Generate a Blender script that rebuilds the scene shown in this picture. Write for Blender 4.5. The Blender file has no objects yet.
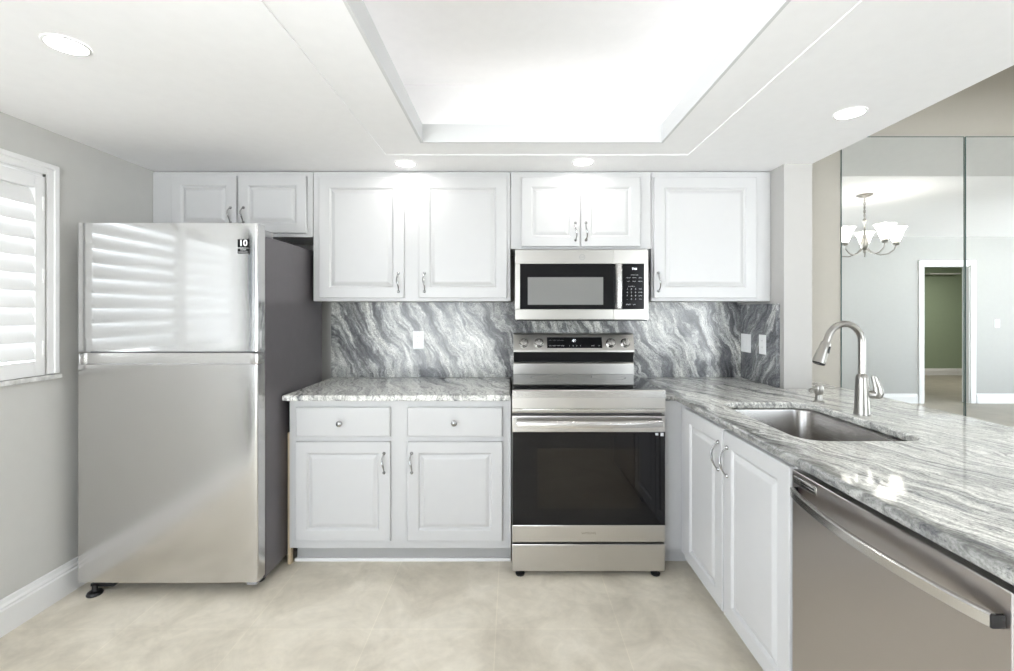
import bpy, bmesh, math, random
from mathutils import Vector, Matrix
random.seed(7)
PI = math.pi
S = bpy.context.scene
COL = S.collection

# ------------------------------------------------------------------ camera, world, exposure
F_PX, CAM_H, HOR, VPX = 450.0, 1.33, 311.0, 512.0
cam = bpy.data.cameras.new('camera')
cam.sensor_width = 36.0
cam.lens = F_PX / 1014.0 * 36.0
cam.shift_x = -(VPX - 507.0) / 1014.0
cam.shift_y = -(335.5 - HOR) / 1014.0
cam.clip_start = 0.02
camo = bpy.data.objects.new('camera', cam)
COL.objects.link(camo)
camo.location = (0, 0, CAM_H)
camo.rotation_euler = (PI / 2, 0, 0)
S.camera = camo
S.view_settings.view_transform = 'Standard'
S.view_settings.look = 'None'
S.view_settings.exposure = 0.36
S.view_settings.gamma = 1.0
S.view_settings.use_curve_mapping = False
S.cycles.max_bounces = 14
S.cycles.diffuse_bounces = 8
S.cycles.glossy_bounces = 6
S.cycles.transmission_bounces = 6
S.cycles.sample_clamp_indirect = 6.0
S.cycles.caustics_reflective = True
S.cycles.caustics_refractive = False

W = bpy.data.worlds.new('daylight')
S.world = W
W.use_nodes = True
_N, _L = W.node_tree.nodes, W.node_tree.links
_bg = _N['Background']
_tc = _N.new('ShaderNodeTexCoord'); _sx = _N.new('ShaderNodeSeparateXYZ'); _cr = _N.new('ShaderNodeValToRGB')
_L.new(_tc.outputs['Generated'], _sx.inputs[0])
_L.new(_sx.outputs['Z'], _cr.inputs['Fac'])          # below the horizon: unseen bright ground, made up to light the ceilings; above: hazy bright sky
_cr.color_ramp.elements[0].position = 0.0
_cr.color_ramp.elements[0].color = (0.97, 0.957, 1.0, 1)
_cr.color_ramp.elements[1].position = 0.03
_cr.color_ramp.elements[1].color = (0.43, 0.44, 0.49, 1)
_L.new(_cr.outputs[0], _bg.inputs[0])
_bg.inputs[1].default_value = 11.0

P_DOWN, P_COVE, P_CHAND, P_BACK = 0.9, 0.06, 1.0, 30.0

def area_light(name, loc, rot, sx, sy, power, color=(1, 1, 1), portal=False, parent=None, shape='RECTANGLE', spread=PI):
    L = bpy.data.lights.new(name, 'AREA')
    L.shape = shape
    L.size = sx
    if shape in ('RECTANGLE', 'ELLIPSE'):
        L.size_y = sy
    L.energy = power
    L.color = color
    L.spread = spread
    if portal:
        L.cycles.is_portal = True
    o = bpy.data.objects.new(name, L)
    COL.objects.link(o)
    o.location = loc
    o.rotation_euler = rot
    if parent:
        o.parent = parent
    return o

# window portals let Cycles find the openings: kitchen window on the left, and the unseen glazing added for fill
area_light('window_portal', (-2.22, 1.33, 1.50), (0, -PI / 2, 0), 0.92, 1.20, 1, portal=True)
area_light('fill_rear_portal', (-1.175, -1.37, 1.065), (PI / 2, 0, PI), 1.75, 2.1, 1, portal=True)
area_light('fill_rear_portal', (2.825, -1.37, 1.065), (PI / 2, 0, PI), 2.15, 2.1, 1, portal=True)
area_light('fill_dining_portal', (7.2, 3.12, 1.06), (PI / 2, 0, 0), 3.6, 2.1, 1, portal=True)
area_light('fill_left_portal', (-2.27, -0.325, 1.055), (0, -PI / 2, 0), 2.1, 1.55, 1, portal=True)
area_light('fill_end_portal', (9.62, 0.85, 1.05), (0, PI / 2, 0), 2.0, 2.5, 1, portal=True)

# ------------------------------------------------------------------ geometry of the room (metres)
Y_BACK, X_LEFT, Z_SOFFIT = 2.95, -2.097, 2.147
X_STUB0, X_STUB1, Y_STUB = 1.511, 1.667, 2.50
Y_MIR, Z_DINE, X_END = 2.77, 2.40, 9.5
Y_REAR, Y_DREAR = -1.20, -0.96

# ------------------------------------------------------------------ node helpers
def new_mat(name):
    m = bpy.data.materials.new(name)
    m.use_nodes = True
    nt = m.node_tree
    b = nt.nodes['Principled BSDF']
    return m, nt, b

def plain(name, col, rough=0.5, metal=0.0, noise=0.0, scale=20.0, spec=None, coat=0.0, bump=0.0, bscale=200.0):
    m, nt, b = new_mat(name)
    b.inputs['Roughness'].default_value = rough
    b.inputs['Metallic'].default_value = metal
    if spec is not None:
        b.inputs['Specular IOR Level'].default_value = spec
    b.inputs['Coat Weight'].default_value = coat
    b.inputs['Coat Roughness'].default_value = 0.05
    tc = nt.nodes.new('ShaderNodeTexCoord')
    n = nt.nodes.new('ShaderNodeTexNoise')
    n.inputs['Scale'].default_value = scale
    n.inputs['Detail'].default_value = 3
    nt.links.new(tc.outputs['Object'], n.inputs['Vector'])
    mr = nt.nodes.new('ShaderNodeMapRange')
    mr.inputs['From Min'].default_value = 0.3
    mr.inputs['From Max'].default_value = 0.7
    mr.inputs['To Min'].default_value = 1 - noise
    mr.inputs['To Max'].default_value = 1 + noise
    nt.links.new(n.outputs['Fac'], mr.inputs['Value'])
    vm = nt.nodes.new('ShaderNodeVectorMath')
    vm.operation = 'SCALE'
    vm.inputs[0].default_value = col[:3]
    nt.links.new(mr.outputs[0], vm.inputs['Scale'])
    nt.links.new(vm.outputs[0], b.inputs['Base Color'])
    if bump > 0:
        n2 = nt.nodes.new('ShaderNodeTexNoise')
        n2.inputs['Scale'].default_value = bscale
        nt.links.new(tc.outputs['Object'], n2.inputs['Vector'])
        bp = nt.nodes.new('ShaderNodeBump')
        bp.inputs['Strength'].default_value = bump
        bp.inputs['Distance'].default_value = 0.002
        nt.links.new(n2.outputs['Fac'], bp.inputs['Height'])
        nt.links.new(bp.outputs[0], b.inputs['Normal'])
    return m

def steel(name, col, rough, axis='x', aniso=0.0, amp=0.04, wave=0.0):
    """brushed stainless: fine streaks run along one axis; 'wave' gives the sheet a faint unevenness"""
    m, nt, b = new_mat(name)
    b.inputs['Metallic'].default_value = 1.0
    tc = nt.nodes.new('ShaderNodeTexCoord')
    mp = nt.nodes.new('ShaderNodeMapping')
    mp.inputs['Scale'].default_value = {'x': (3, 600, 600), 'z': (600, 600, 3), 'y': (600, 3, 600)}[axis]
    nt.links.new(tc.outputs['Object'], mp.inputs['Vector'])
    n = nt.nodes.new('ShaderNodeTexNoise')
    n.inputs['Scale'].default_value = 1.0
    n.inputs['Detail'].default_value = 2
    nt.links.new(mp.outputs[0], n.inputs['Vector'])
    mr = nt.nodes.new('ShaderNodeMapRange')
    mr.inputs['To Min'].default_value = rough - amp
    mr.inputs['To Max'].default_value = rough + amp
    nt.links.new(n.outputs['Fac'], mr.inputs['Value'])
    nt.links.new(mr.outputs[0], b.inputs['Roughness'])
    mr2 = nt.nodes.new('ShaderNodeMapRange')
    mr2.inputs['To Min'].default_value = 0.985
    mr2.inputs['To Max'].default_value = 1.015
    nt.links.new(n.outputs['Fac'], mr2.inputs['Value'])
    vm = nt.nodes.new('ShaderNodeVectorMath')
    vm.operation = 'SCALE'
    vm.inputs[0].default_value = col
    nt.links.new(mr2.outputs[0], vm.inputs['Scale'])
    nt.links.new(vm.outputs[0], b.inputs['Base Color'])
    if wave > 0:
        n2 = nt.nodes.new('ShaderNodeTexNoise')
        n2.inputs['Scale'].default_value = 2.2
        n2.inputs['Detail'].default_value = 0
        nt.links.new(tc.outputs['Object'], n2.inputs['Vector'])
        bp = nt.nodes.new('ShaderNodeBump')
        bp.inputs['Strength'].default_value = wave
        bp.inputs['Distance'].default_value = 0.02
        nt.links.new(n2.outputs['Fac'], bp.inputs['Height'])
        nt.links.new(bp.outputs[0], b.inputs['Normal'])
    return m

def emit(name, col, strength):
    m, nt, b = new_mat(name)
    b.inputs['Base Color'].default_value = (0.8, 0.8, 0.8, 1)
    b.inputs['Emission Color'].default_value = (*col, 1)
    b.inputs['Emission Strength'].default_value = strength
    return m

def granite(name, along, across, normal, ramp, su=1.2, sv=9.0, warp=0.22, seed=0.0, rough=0.08, fine=0.5, vein=0.8, edge=None):
    """streaked grey and white granite; 'along' is the direction the veins run"""
    m, nt, b = new_mat(name)
    N, Lk = nt.nodes, nt.links
    b.inputs['Roughness'].default_value = rough
    tc = N.new('ShaderNodeTexCoord')
    # large lazy distortion
    wn = N.new('ShaderNodeTexNoise')
    wn.inputs['Scale'].default_value = 3.4
    wn.inputs['Detail'].default_value = 2
    off = N.new('ShaderNodeVectorMath'); off.operation = 'ADD'
    off.inputs[1].default_value = (seed, seed * 0.7, seed * 1.3)
    Lk.new(tc.outputs['Object'], off.inputs[0])
    Lk.new(off.outputs[0], wn.inputs['Vector'])
    sb = N.new('ShaderNodeVectorMath'); sb.operation = 'SUBTRACT'
    sb.inputs[1].default_value = (0.5, 0.5, 0.5)
    Lk.new(wn.outputs['Color'], sb.inputs[0])
    sc = N.new('ShaderNodeVectorMath'); sc.operation = 'SCALE'
    sc.inputs['Scale'].default_value = warp
    Lk.new(sb.outputs[0], sc.inputs[0])
    # medium distortion gives the crinkled vein edges
    wn2 = N.new('ShaderNodeTexNoise')
    wn2.inputs['Scale'].default_value = 16
    wn2.inputs['Detail'].default_value = 3
    Lk.new(off.outputs[0], wn2.inputs['Vector'])
    sb2 = N.new('ShaderNodeVectorMath'); sb2.operation = 'SUBTRACT'
    sb2.inputs[1].default_value = (0.5, 0.5, 0.5)
    Lk.new(wn2.outputs['Color'], sb2.inputs[0])
    sc2 = N.new('ShaderNodeVectorMath'); sc2.operation = 'SCALE'
    sc2.inputs['Scale'].default_value = 0.05
    Lk.new(sb2.outputs[0], sc2.inputs[0])
    a1 = N.new('ShaderNodeVectorMath'); a1.operation = 'ADD'
    Lk.new(off.outputs[0], a1.inputs[0]); Lk.new(sc.outputs[0], a1.inputs[1])
    a2 = N.new('ShaderNodeVectorMath'); a2.operation = 'ADD'
    Lk.new(a1.outputs[0], a2.inputs[0]); Lk.new(sc2.outputs[0], a2.inputs[1])
    cm = N.new('ShaderNodeCombineXYZ')
    for i, (d, s) in enumerate(((along, su), (across, sv), (normal, sv * 0.6))):
        dt = N.new('ShaderNodeVectorMath'); dt.operation = 'DOT_PRODUCT'
        v = Vector(d).normalized() * s
        dt.inputs[1].default_value = v
        Lk.new(a2.outputs[0], dt.inputs[0])
        Lk.new(dt.outputs['Value'], cm.inputs[i])
    band = N.new('ShaderNodeTexNoise')
    band.inputs['Scale'].default_value = 1.0
    band.inputs['Detail'].default_value = 7
    band.inputs['Roughness'].default_value = 0.66
    Lk.new(cm.outputs[0], band.inputs['Vector'])
    cr = N.new('ShaderNodeValToRGB')
    cr.color_ramp.elements[0].position = ramp[0][0]
    cr.color_ramp.elements[0].color = (*ramp[0][1], 1)
    cr.color_ramp.elements[1].position = ramp[-1][0]
    cr.color_ramp.elements[1].color = (*ramp[-1][1], 1)
    for p, c in ramp[1:-1]:
        e = cr.color_ramp.elements.new(p)
        e.color = (*c, 1)
    Lk.new(band.outputs['Fac'], cr.inputs['Fac'])
    # fine parallel streaks
    fs = N.new('ShaderNodeVectorMath'); fs.operation = 'MULTIPLY'
    fs.inputs[1].default_value = (2.2, 4.5, 4.5)
    Lk.new(cm.outputs[0], fs.inputs[0])
    fn = N.new('ShaderNodeTexNoise'); fn.inputs['Scale'].default_value = 1.0; fn.inputs['Detail'].default_value = 3
    Lk.new(fs.outputs[0], fn.inputs['Vector'])
    fm = N.new('ShaderNodeMapRange')
    fm.inputs['From Min'].default_value = 0.34; fm.inputs['From Max'].default_value = 0.58
    fm.inputs['To Min'].default_value = 0.50; fm.inputs['To Max'].default_value = 1.10
    Lk.new(fn.outputs['Fac'], fm.inputs['Value'])
    fsc = N.new('ShaderNodeVectorMath'); fsc.operation = 'SCALE'
    Lk.new(cr.outputs['Color'], fsc.inputs[0]); Lk.new(fm.outputs[0], fsc.inputs['Scale'])
    base = fsc.outputs[0]
    if edge:
        # a darker seam of stone with its own ragged outline, running through the slab at x = edge[0]
        sx = N.new('ShaderNodeSeparateXYZ'); Lk.new(a2.outputs[0], sx.inputs[0])
        e1 = N.new('ShaderNodeMath'); e1.operation = 'SUBTRACT'; e1.inputs[1].default_value = edge[0] + seed
        Lk.new(sx.outputs[0], e1.inputs[0])
        e2 = N.new('ShaderNodeMath'); e2.operation = 'ABSOLUTE'; Lk.new(e1.outputs[0], e2.inputs[0])
        e3 = N.new('ShaderNodeMapRange'); e3.inputs['From Min'].default_value = edge[1] * 0.6; e3.inputs['From Max'].default_value = edge[1]
        e3.inputs['To Min'].default_value = 0.42; e3.inputs['To Max'].default_value = 1.0
        Lk.new(e2.outputs[0], e3.inputs['Value'])
        e4 = N.new('ShaderNodeVectorMath'); e4.operation = 'SCALE'
        Lk.new(base, e4.inputs[0]); Lk.new(e3.outputs[0], e4.inputs['Scale'])
        base = e4.outputs[0]
    # thin dark veins
    vn = N.new('ShaderNodeTexNoise')
    vn.inputs['Scale'].default_value = 1.9
    vn.inputs['Detail'].default_value = 5
    vn.inputs['Roughness'].default_value = 0.62
    Lk.new(cm.outputs[0], vn.inputs['Vector'])
    ms = N.new('ShaderNodeMath'); ms.operation = 'SUBTRACT'; ms.inputs[1].default_value = 0.47
    Lk.new(vn.outputs['Fac'], ms.inputs[0])
    ma = N.new('ShaderNodeMath'); ma.operation = 'ABSOLUTE'
    Lk.new(ms.outputs[0], ma.inputs[0])
    mr = N.new('ShaderNodeMapRange')
    mr.inputs['From Max'].default_value = 0.028
    mr.inputs['To Min'].default_value = vein
    mr.inputs['To Max'].default_value = 0.0
    Lk.new(ma.outputs[0], mr.inputs['Value'])
    # grain
    sp = N.new('ShaderNodeTexNoise')
    sp.inputs['Scale'].default_value = 190
    sp.inputs['Detail'].default_value = 3
    sp.inputs['Roughness'].default_value = 0.7
    Lk.new(tc.outputs['Object'], sp.inputs['Vector'])
    mrs = N.new('ShaderNodeMapRange')
    mrs.inputs['From Min'].default_value = 0.36
    mrs.inputs['From Max'].default_value = 0.62
    mrs.inputs['To Min'].default_value = 1 - fine
    mrs.inputs['To Max'].default_value = 1 + fine * 0.35
    Lk.new(sp.outputs['Fac'], mrs.inputs['Value'])
    spl = N.new('ShaderNodeVectorMath'); spl.operation = 'SCALE'
    Lk.new(base, spl.inputs[0]); Lk.new(mrs.outputs[0], spl.inputs['Scale'])
    mx = N.new('ShaderNodeMix'); mx.data_type = 'RGBA'
    mx.inputs['B'].default_value = (0.035, 0.037, 0.042, 1)
    Lk.new(spl.outputs[0], mx.inputs['A'])
    # veins are broken up by the grain
    vm = N.new('ShaderNodeMath'); vm.operation = 'MULTIPLY'
    Lk.new(mr.outputs[0], vm.inputs[0])
    mrv = N.new('ShaderNodeMapRange')
    mrv.inputs['From Min'].default_value = 0.38
    mrv.inputs['From Max'].default_value = 0.55
    mrv.inputs['To Min'].default_value = 1.0
    mrv.inputs['To Max'].default_value = 0.25
    Lk.new(sp.outputs['Fac'], mrv.inputs['Value'])
    Lk.new(mrv.outputs[0], vm.inputs[1])
    Lk.new(vm.outputs[0], mx.inputs['Factor'])
    Lk.new(mx.outputs['Result'], b.inputs['Base Color'])
    return m

def tile_mat():
    m, nt, b = new_mat('floor tile')
    N, Lk = nt.nodes, nt.links
    b.inputs['Roughness'].default_value = 0.42
    tc = N.new('ShaderNodeTexCoord')
    mp = N.new('ShaderNodeMapping')
    P = 0.5175
    mp.inputs['Location'].default_value = (-0.45 + 20 * P, -1.882 + 20 * P, 0)
    Lk.new(tc.outputs['Object'], mp.inputs['Vector'])
    br = N.new('ShaderNodeTexBrick')
    br.offset = 0.0
    br.squash = 1.0
    br.inputs['Scale'].default_value = 1.0
    br.inputs['Brick Width'].default_value = P
    br.inputs['Row Height'].default_value = P
    br.inputs['Mortar Size'].default_value = 0.0022
    br.inputs['Mortar Smooth'].default_value = 0.2
    br.inputs['Color1'].default_value = (0.97, 0.97, 0.97, 1)
    br.inputs['Color2'].default_value = (1.04, 1.04, 1.04, 1)
    br.inputs['Mortar'].default_value = (1.11, 1.11, 1.10, 1)
    Lk.new(mp.outputs[0], br.inputs['Vector'])
    n1 = N.new('ShaderNodeTexNoise')
    n1.inputs['Scale'].default_value = 3.2
    n1.inputs['Detail'].default_value = 8
    n1.inputs['Roughness'].default_value = 0.62
    n1.inputs['Distortion'].default_value = 0.6
    Lk.new(tc.outputs['Object'], n1.inputs['Vector'])
    cr = N.new('ShaderNodeValToRGB')
    E = cr.color_ramp.elements
    E[0].position = 0.30; E[0].color = (0.53, 0.48, 0.395, 1)
    E[1].position = 0.70; E[1].color = (0.79, 0.735, 0.635, 1)
    e = E.new(0.5); e.color = (0.665, 0.61, 0.51, 1)
    Lk.new(n1.outputs['Fac'], cr.inputs['Fac'])
    # faint brushed scratches in the glaze
    n2 = N.new('ShaderNodeTexNoise')
    n2.inputs['Scale'].default_value = 9
    n2.inputs['Detail'].default_value = 6
    n2.inputs['Distortion'].default_value = 2.5
    Lk.new(tc.outputs['Object'], n2.inputs['Vector'])
    mr = N.new('ShaderNodeMapRange')
    mr.inputs['From Min'].default_value = 0.35
    mr.inputs['From Max'].default_value = 0.65
    mr.inputs['To Min'].default_value = 0.96
    mr.inputs['To Max'].default_value = 1.03
    Lk.new(n2.outputs['Fac'], mr.inputs['Value'])
    s1 = N.new('ShaderNodeVectorMath'); s1.operation = 'SCALE'
    Lk.new(cr.outputs['Color'], s1.inputs[0]); Lk.new(mr.outputs[0], s1.inputs['Scale'])
    s2 = N.new('ShaderNodeVectorMath'); s2.operation = 'MULTIPLY'
    Lk.new(s1.outputs[0], s2.inputs[0]); Lk.new(br.outputs['Color'], s2.inputs[1])
    Lk.new(s2.outputs[0], b.inputs['Base Color'])
    return m

def pane_mat():
    m, nt, b = new_mat('window glass')
    N, Lk = nt.nodes, nt.links
    N.remove(b)
    out = N['Material Output']
    t = N.new('ShaderNodeBsdfTransparent'); g = N.new('ShaderNodeBsdfGlossy')
    t.inputs[0].default_value = (0.95, 0.98, 0.97, 1)
    g.inputs['Roughness'].default_value = 0.0
    fr = N.new('ShaderNodeFresnel'); fr.inputs[0].default_value = 1.3
    mx = N.new('ShaderNodeMixShader')
    Lk.new(fr.outputs[0], mx.inputs[0]); Lk.new(t.outputs[0], mx.inputs[1]); Lk.new(g.outputs[0], mx.inputs[2])
    Lk.new(mx.outputs[0], out.inputs[0])
    return m

M = {}
M['wall'] = plain('greige wall paint', (0.57, 0.565, 0.545), 0.6, noise=0.01, bump=0.05, bscale=300)
M['wall_white'] = plain('off white wall paint', (0.44, 0.43, 0.415), 0.6, noise=0.01, bump=0.05, bscale=300)
M['wall_dining'] = plain('grey green dining wall paint', (0.385, 0.385, 0.37), 0.6, noise=0.01)
M['wall_tan'] = plain('tan wall paint', (0.43, 0.405, 0.355), 0.6, noise=0.01)
M['wall_green'] = plain('sage green wall paint', (0.30, 0.37, 0.26), 0.6, noise=0.01)
M['ceiling'] = plain('ceiling paint', (0.91, 0.905, 0.91), 0.7, noise=0.01)
M['edge_shade'] = plain('shaded tray edge', (0.66, 0.665, 0.67), 0.5)  # ceiling paint darkened, so the tray edge carries its shade as colour
M['toe'] = plain('cabinet paint in shade', (0.40, 0.40, 0.395), 0.5)  # cabinet paint darkened; the shade under the cabinets is put into the colour
M['trim'] = plain('white trim paint', (0.80, 0.80, 0.80), 0.35, noise=0.005)
M['cab'] = plain('white cabinet paint', (0.535, 0.535, 0.538), 0.32, noise=0.006)
M['wood'] = plain('bare wood', (0.55, 0.44, 0.30), 0.6, noise=0.08, scale=14)
M['tile'] = tile_mat()
M['floor_dining'] = plain('darkened dining tile', (0.36, 0.33, 0.28), 0.45, noise=0.10, scale=5)  # darker copy of the kitchen tile, its dimness put into the colour
M['steel'] = steel('stainless steel', (0.60, 0.585, 0.56), 0.32, 'x')
M['steel_mw'] = steel('dimmed stainless steel', (0.50, 0.488, 0.465), 0.30, 'x')  # steel darkened in colour to hold down bright reflections
M['steel_fridge'] = steel('fridge stainless steel', (0.63, 0.63, 0.625), 0.11, 'x', amp=0.02, wave=0.03)
M['steel_lower'] = steel('fridge stainless steel', (0.62, 0.61, 0.60), 0.19, 'x', amp=0.02, wave=0.03)
M['steel_dw'] = steel('dishwasher stainless steel', (0.52, 0.49, 0.475), 0.30, 'x', amp=0.004)
M['steel_sink'] = steel('sink stainless steel', (0.40, 0.385, 0.37), 0.26, 'y')
M['steel_bright'] = plain('bright stainless trim', (0.62, 0.61, 0.595), 0.25, 1.0)
M['nickel'] = plain('brushed nickel', (0.38, 0.367, 0.345), 0.30, 1.0)
M['pull'] = plain('pewter pull metal', (0.42, 0.42, 0.42), 0.25, 1.0)
M['gun'] = plain('dark grey enamel', (0.14, 0.128, 0.138), 0.32, 0.35, noise=0.03)
M['gun_light'] = plain('grey plastic', (0.33, 0.33, 0.34), 0.45)
M['black'] = plain('black plastic', (0.012, 0.012, 0.013), 0.35)
M['black_glass'] = plain('black glass', (0.006, 0.006, 0.007), 0.03, spec=0.32)
M['black_panel'] = plain('black control panel film', (0.010, 0.010, 0.011), 0.12, spec=0.12)
M['oven_glass'] = plain('oven window glass', (0.012, 0.010, 0.008), 0.03, spec=0.38)
M['mw_glass'] = plain('microwave window glass', (0.20, 0.20, 0.195), 0.15, spec=0.5)  # grey base colour stands in for the reflection of a bright room
M['plastic'] = plain('white plastic', (0.90, 0.90, 0.90), 0.3)
M['print_black'] = plain('matt black print', (0.012, 0.012, 0.013), 0.8, spec=0.1)
M['mark'] = plain('pale grey print', (0.55, 0.56, 0.58), 0.5)
M['mark_dim'] = plain('dim grey print', (0.22, 0.22, 0.23), 0.5)
M['mark_dark'] = plain('dark print', (0.25, 0.22, 0.18), 0.5)
M['digits'] = emit('lit digits', (0.85, 0.9, 1.0), 1.1)
M['pane'] = pane_mat()
M['mirror'] = plain('mirror silvering', (0.92, 0.937, 0.925), 0.0, 1.0)
M['glass_edge'] = plain('green glass edge', (0.10, 0.15, 0.14), 0.15)
M['lens'] = emit('lit downlight lens', (1.0, 0.98, 0.95), 14.0)
M['led'] = emit('lit led strip', (1.0, 0.99, 0.97), 1.4)
M['shade'] = emit('lit frosted glass', (1.0, 0.95, 0.87), 3.4)
M['marble'] = plain('marble sill', (0.62, 0.62, 0.61), 0.2, noise=0.25, scale=30)
LIGHT = (0.68, 0.68, 0.655); LT2 = (0.46, 0.465, 0.46); MID = (0.24, 0.245, 0.255); DK = (0.06, 0.063, 0.07)
M['granite_left'] = granite('granite backsplash', (0.45, 0, -0.89), (0.89, 0, 0.45), (0, 1, 0),
    [(0.28, DK), (0.39, (0.13, 0.133, 0.142)), (0.46, (0.24, 0.243, 0.25)), (0.51, (0.52, 0.525, 0.515)), (0.62, (0.80, 0.80, 0.765))], su=1.7, sv=12, warp=0.22, seed=3.1, rough=0.2)
M['granite_side'] = granite('granite side splash', (0, -0.62, 0.78), (0, 0.78, 0.62), (1, 0, 0),
    [(0.30, DK), (0.44, (0.19, 0.195, 0.21)), (0.52, MID), (0.58, LT2), (0.70, LIGHT)], su=2.2, sv=15, warp=0.22, seed=7.7, rough=0.2)
M['granite_top'] = granite('granite worktop', (0.36, -0.93, 0), (0.93, 0.36, 0), (0, 0, 1),
    [(0.24, DK), (0.33, MID), (0.38, LT2), (0.43, LIGHT), (0.54, (0.92, 0.92, 0.88))], su=1.0, sv=19, warp=0.18, seed=1.3, rough=0.06, fine=0.30, vein=0.75, edge=(0.838, 0.05))

# ------------------------------------------------------------------ mesh helpers
def bm_new():
    return bmesh.new()

def add_box(bm, x0, x1, y0, y1, z0, z1, bevel=0.0, seg=2):
    r = bmesh.ops.create_cube(bm, size=1.0)
    vs = r['verts']
    for v in vs:
        v.co = Vector((x0 + (v.co.x + .5) * (x1 - x0), y0 + (v.co.y + .5) * (y1 - y0), z0 + (v.co.z + .5) * (z1 - z0)))
    if bevel > 0:
        es = set()
        for v in vs:
            es.update(v.link_edges)
        bmesh.ops.bevel(bm, geom=list(es), offset=bevel, segments=seg, affect='EDGES', profile=0.5)
    return vs

def add_rings(bm, rings, close=True, cap=True):
    """rings: lists of points of equal length, joined with quads"""
    VR = [[bm.verts.new(p) for p in r] for r in rings]
    n = len(rings[0])
    for a, b in zip(VR, VR[1:]):
        for i in range(n if close else n - 1):
            j = (i + 1) % n
            bm.faces.new((a[i], a[j], b[j], b[i]))
    if cap:
        bm.faces.new(VR[0][::-1])
        bm.faces.new(VR[-1])
    return VR

def add_tube(bm, pts, radii, seg=14, flat=1.0):
    pts = [Vector(p) for p in pts]
    if not isinstance(radii, (list, tuple)):
        radii = [radii] * len(pts)
    t0 = (pts[1] - pts[0]).normalized()
    ref = Vector((0, 0, 1)) if abs(t0.z) < 0.9 else Vector((1, 0, 0))
    n = t0.cross(ref).normalized()
    rings = []
    for i, p in enumerate(pts):
        if i == 0: t = pts[1] - pts[0]
        elif i == len(pts) - 1: t = pts[-1] - pts[-2]
        else: t = pts[i + 1] - pts[i - 1]
        t.normalize()
        n = (n - t * n.dot(t)).normalized()
        b = t.cross(n)
        rings.append([p + (n * math.cos(a) + b * math.sin(a) * flat) * radii[i] for a in [2 * PI * k / seg for k in range(seg)]])
    add_rings(bm, rings)

def add_lathe(bm, prof, center=(0, 0, 0), seg=28, axis=(0, 0, 1), cap=True):
    """prof: (radius, height) pairs"""
    c = Vector(center)
    q = Vector((0, 0, 1)).rotation_difference(Vector(axis).normalized())
    rings = []
    for r, h in prof:
        r = max(r, 0.0003)
        rings.append([c + q @ Vector((r * math.cos(2 * PI * k / seg), r * math.sin(2 * PI * k / seg), h)) for k in range(seg)])
    add_rings(bm, rings, cap=cap)

def add_prism_x(bm, poly, x0, x1):
    """poly: (y, z) outline swept along x"""
    add_rings(bm, [[(x0, y, z) for y, z in poly], [(x1, y, z) for y, z in poly]])

def add_prism_z(bm, poly, z0, z1):
    add_rings(bm, [[(x, y, z0) for x, y in poly], [(x, y, z1) for x, y in poly]])

def rrect(cx, cy, hx, hy, r, n=6):
    pts = []
    for sx, sy, a0 in ((1, 1, 0), (-1, 1, PI / 2), (-1, -1, PI), (1, -1, 1.5 * PI)):
        for k in range(n + 1):
            a = a0 + k / n * PI / 2
            pts.append((cx + sx * (hx - r) + r * math.cos(a), cy + sy * (hy - r) + r * math.sin(a)))
    return pts

def add_panel(bm, x0, x1, z0, z1, yf=0.0, t=0.02, fr=0.062):
    """raised-panel cabinet door facing -Y, front face at yf"""
    prof = [(0, t), (0, 0.005), (0.0015, 0.0015), (0.005, 0.0), (fr, 0.0), (fr + 0.004, 0.002), (fr + 0.010, 0.009),
            (fr + 0.014, 0.0095), (fr + 0.030, 0.003), (fr + 0.036, 0.0015), (fr + 0.040, 0.0015)]
    rings = [[(x0 + i, yf + d, z0 + i), (x1 - i, yf + d, z0 + i), (x1 - i, yf + d, z1 - i), (x0 + i, yf + d, z1 - i)] for i, d in prof]
    add_rings(bm, rings)

def add_slab(bm, x0, x1, z0, z1, yf=0.0, t=0.02, e=0.006):
    prof = [(0, t), (0, e), (0.002, 0.002), (e, 0.0), (e + 0.004, 0.0)]
    rings = [[(x0 + i, yf + d, z0 + i), (x1 - i, yf + d, z0 + i), (x1 - i, yf + d, z1 - i), (x0 + i, yf + d, z1 - i)] for i, d in prof]
    add_rings(bm, rings)

def obj(name, bm, m, parent=None, loc=(0, 0, 0), rot=(0, 0, 0), smooth=True, ang=0.6, keep=False):
    bmesh.ops.recalc_face_normals(bm, faces=bm.faces[:])
    me = bpy.data.meshes.new(name)
    if smooth:
        for e in bm.edges:
            if len(e.link_faces) == 2:
                try:
                    e.smooth = e.calc_face_angle() < ang
                except Exception:
                    e.smooth = True
        for f in bm.faces:
            f.smooth = keep or f.calc_area() < 0.003      # large flat faces keep their true normals
    bm.to_mesh(me)
    bm.free()
    me.materials.append(m)
    o = bpy.data.objects.new(name, me)
    COL.objects.link(o)
    o.location = loc
    o.rotation_euler = rot
    if parent:
        o.parent = parent
    return o

def text(name, s, size, m, parent, loc, rot=(PI / 2, 0, 0), depth=0.0004, label=None, bold=0.0):
    cu = bpy.data.curves.new(name, 'FONT')
    cu.body = s
    cu.size = size
    cu.align_x = 'CENTER'
    cu.align_y = 'CENTER'
    cu.extrude = depth
    cu.offset = bold
    tmp = bpy.data.objects.new('tmp', cu)
    COL.objects.link(tmp)
    bpy.context.view_layer.update()
    me = bpy.data.meshes.new_from_object(tmp.evaluated_get(bpy.context.evaluated_depsgraph_get()))
    bpy.data.objects.remove(tmp)
    bpy.data.curves.remove(cu)
    me.name = name
    me.materials.clear()
    me.materials.append(m)
    o = bpy.data.objects.new(name, me)
    COL.objects.link(o)
    o.parent = parent
    o.location = loc
    o.rotation_euler = rot
    return o

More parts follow.
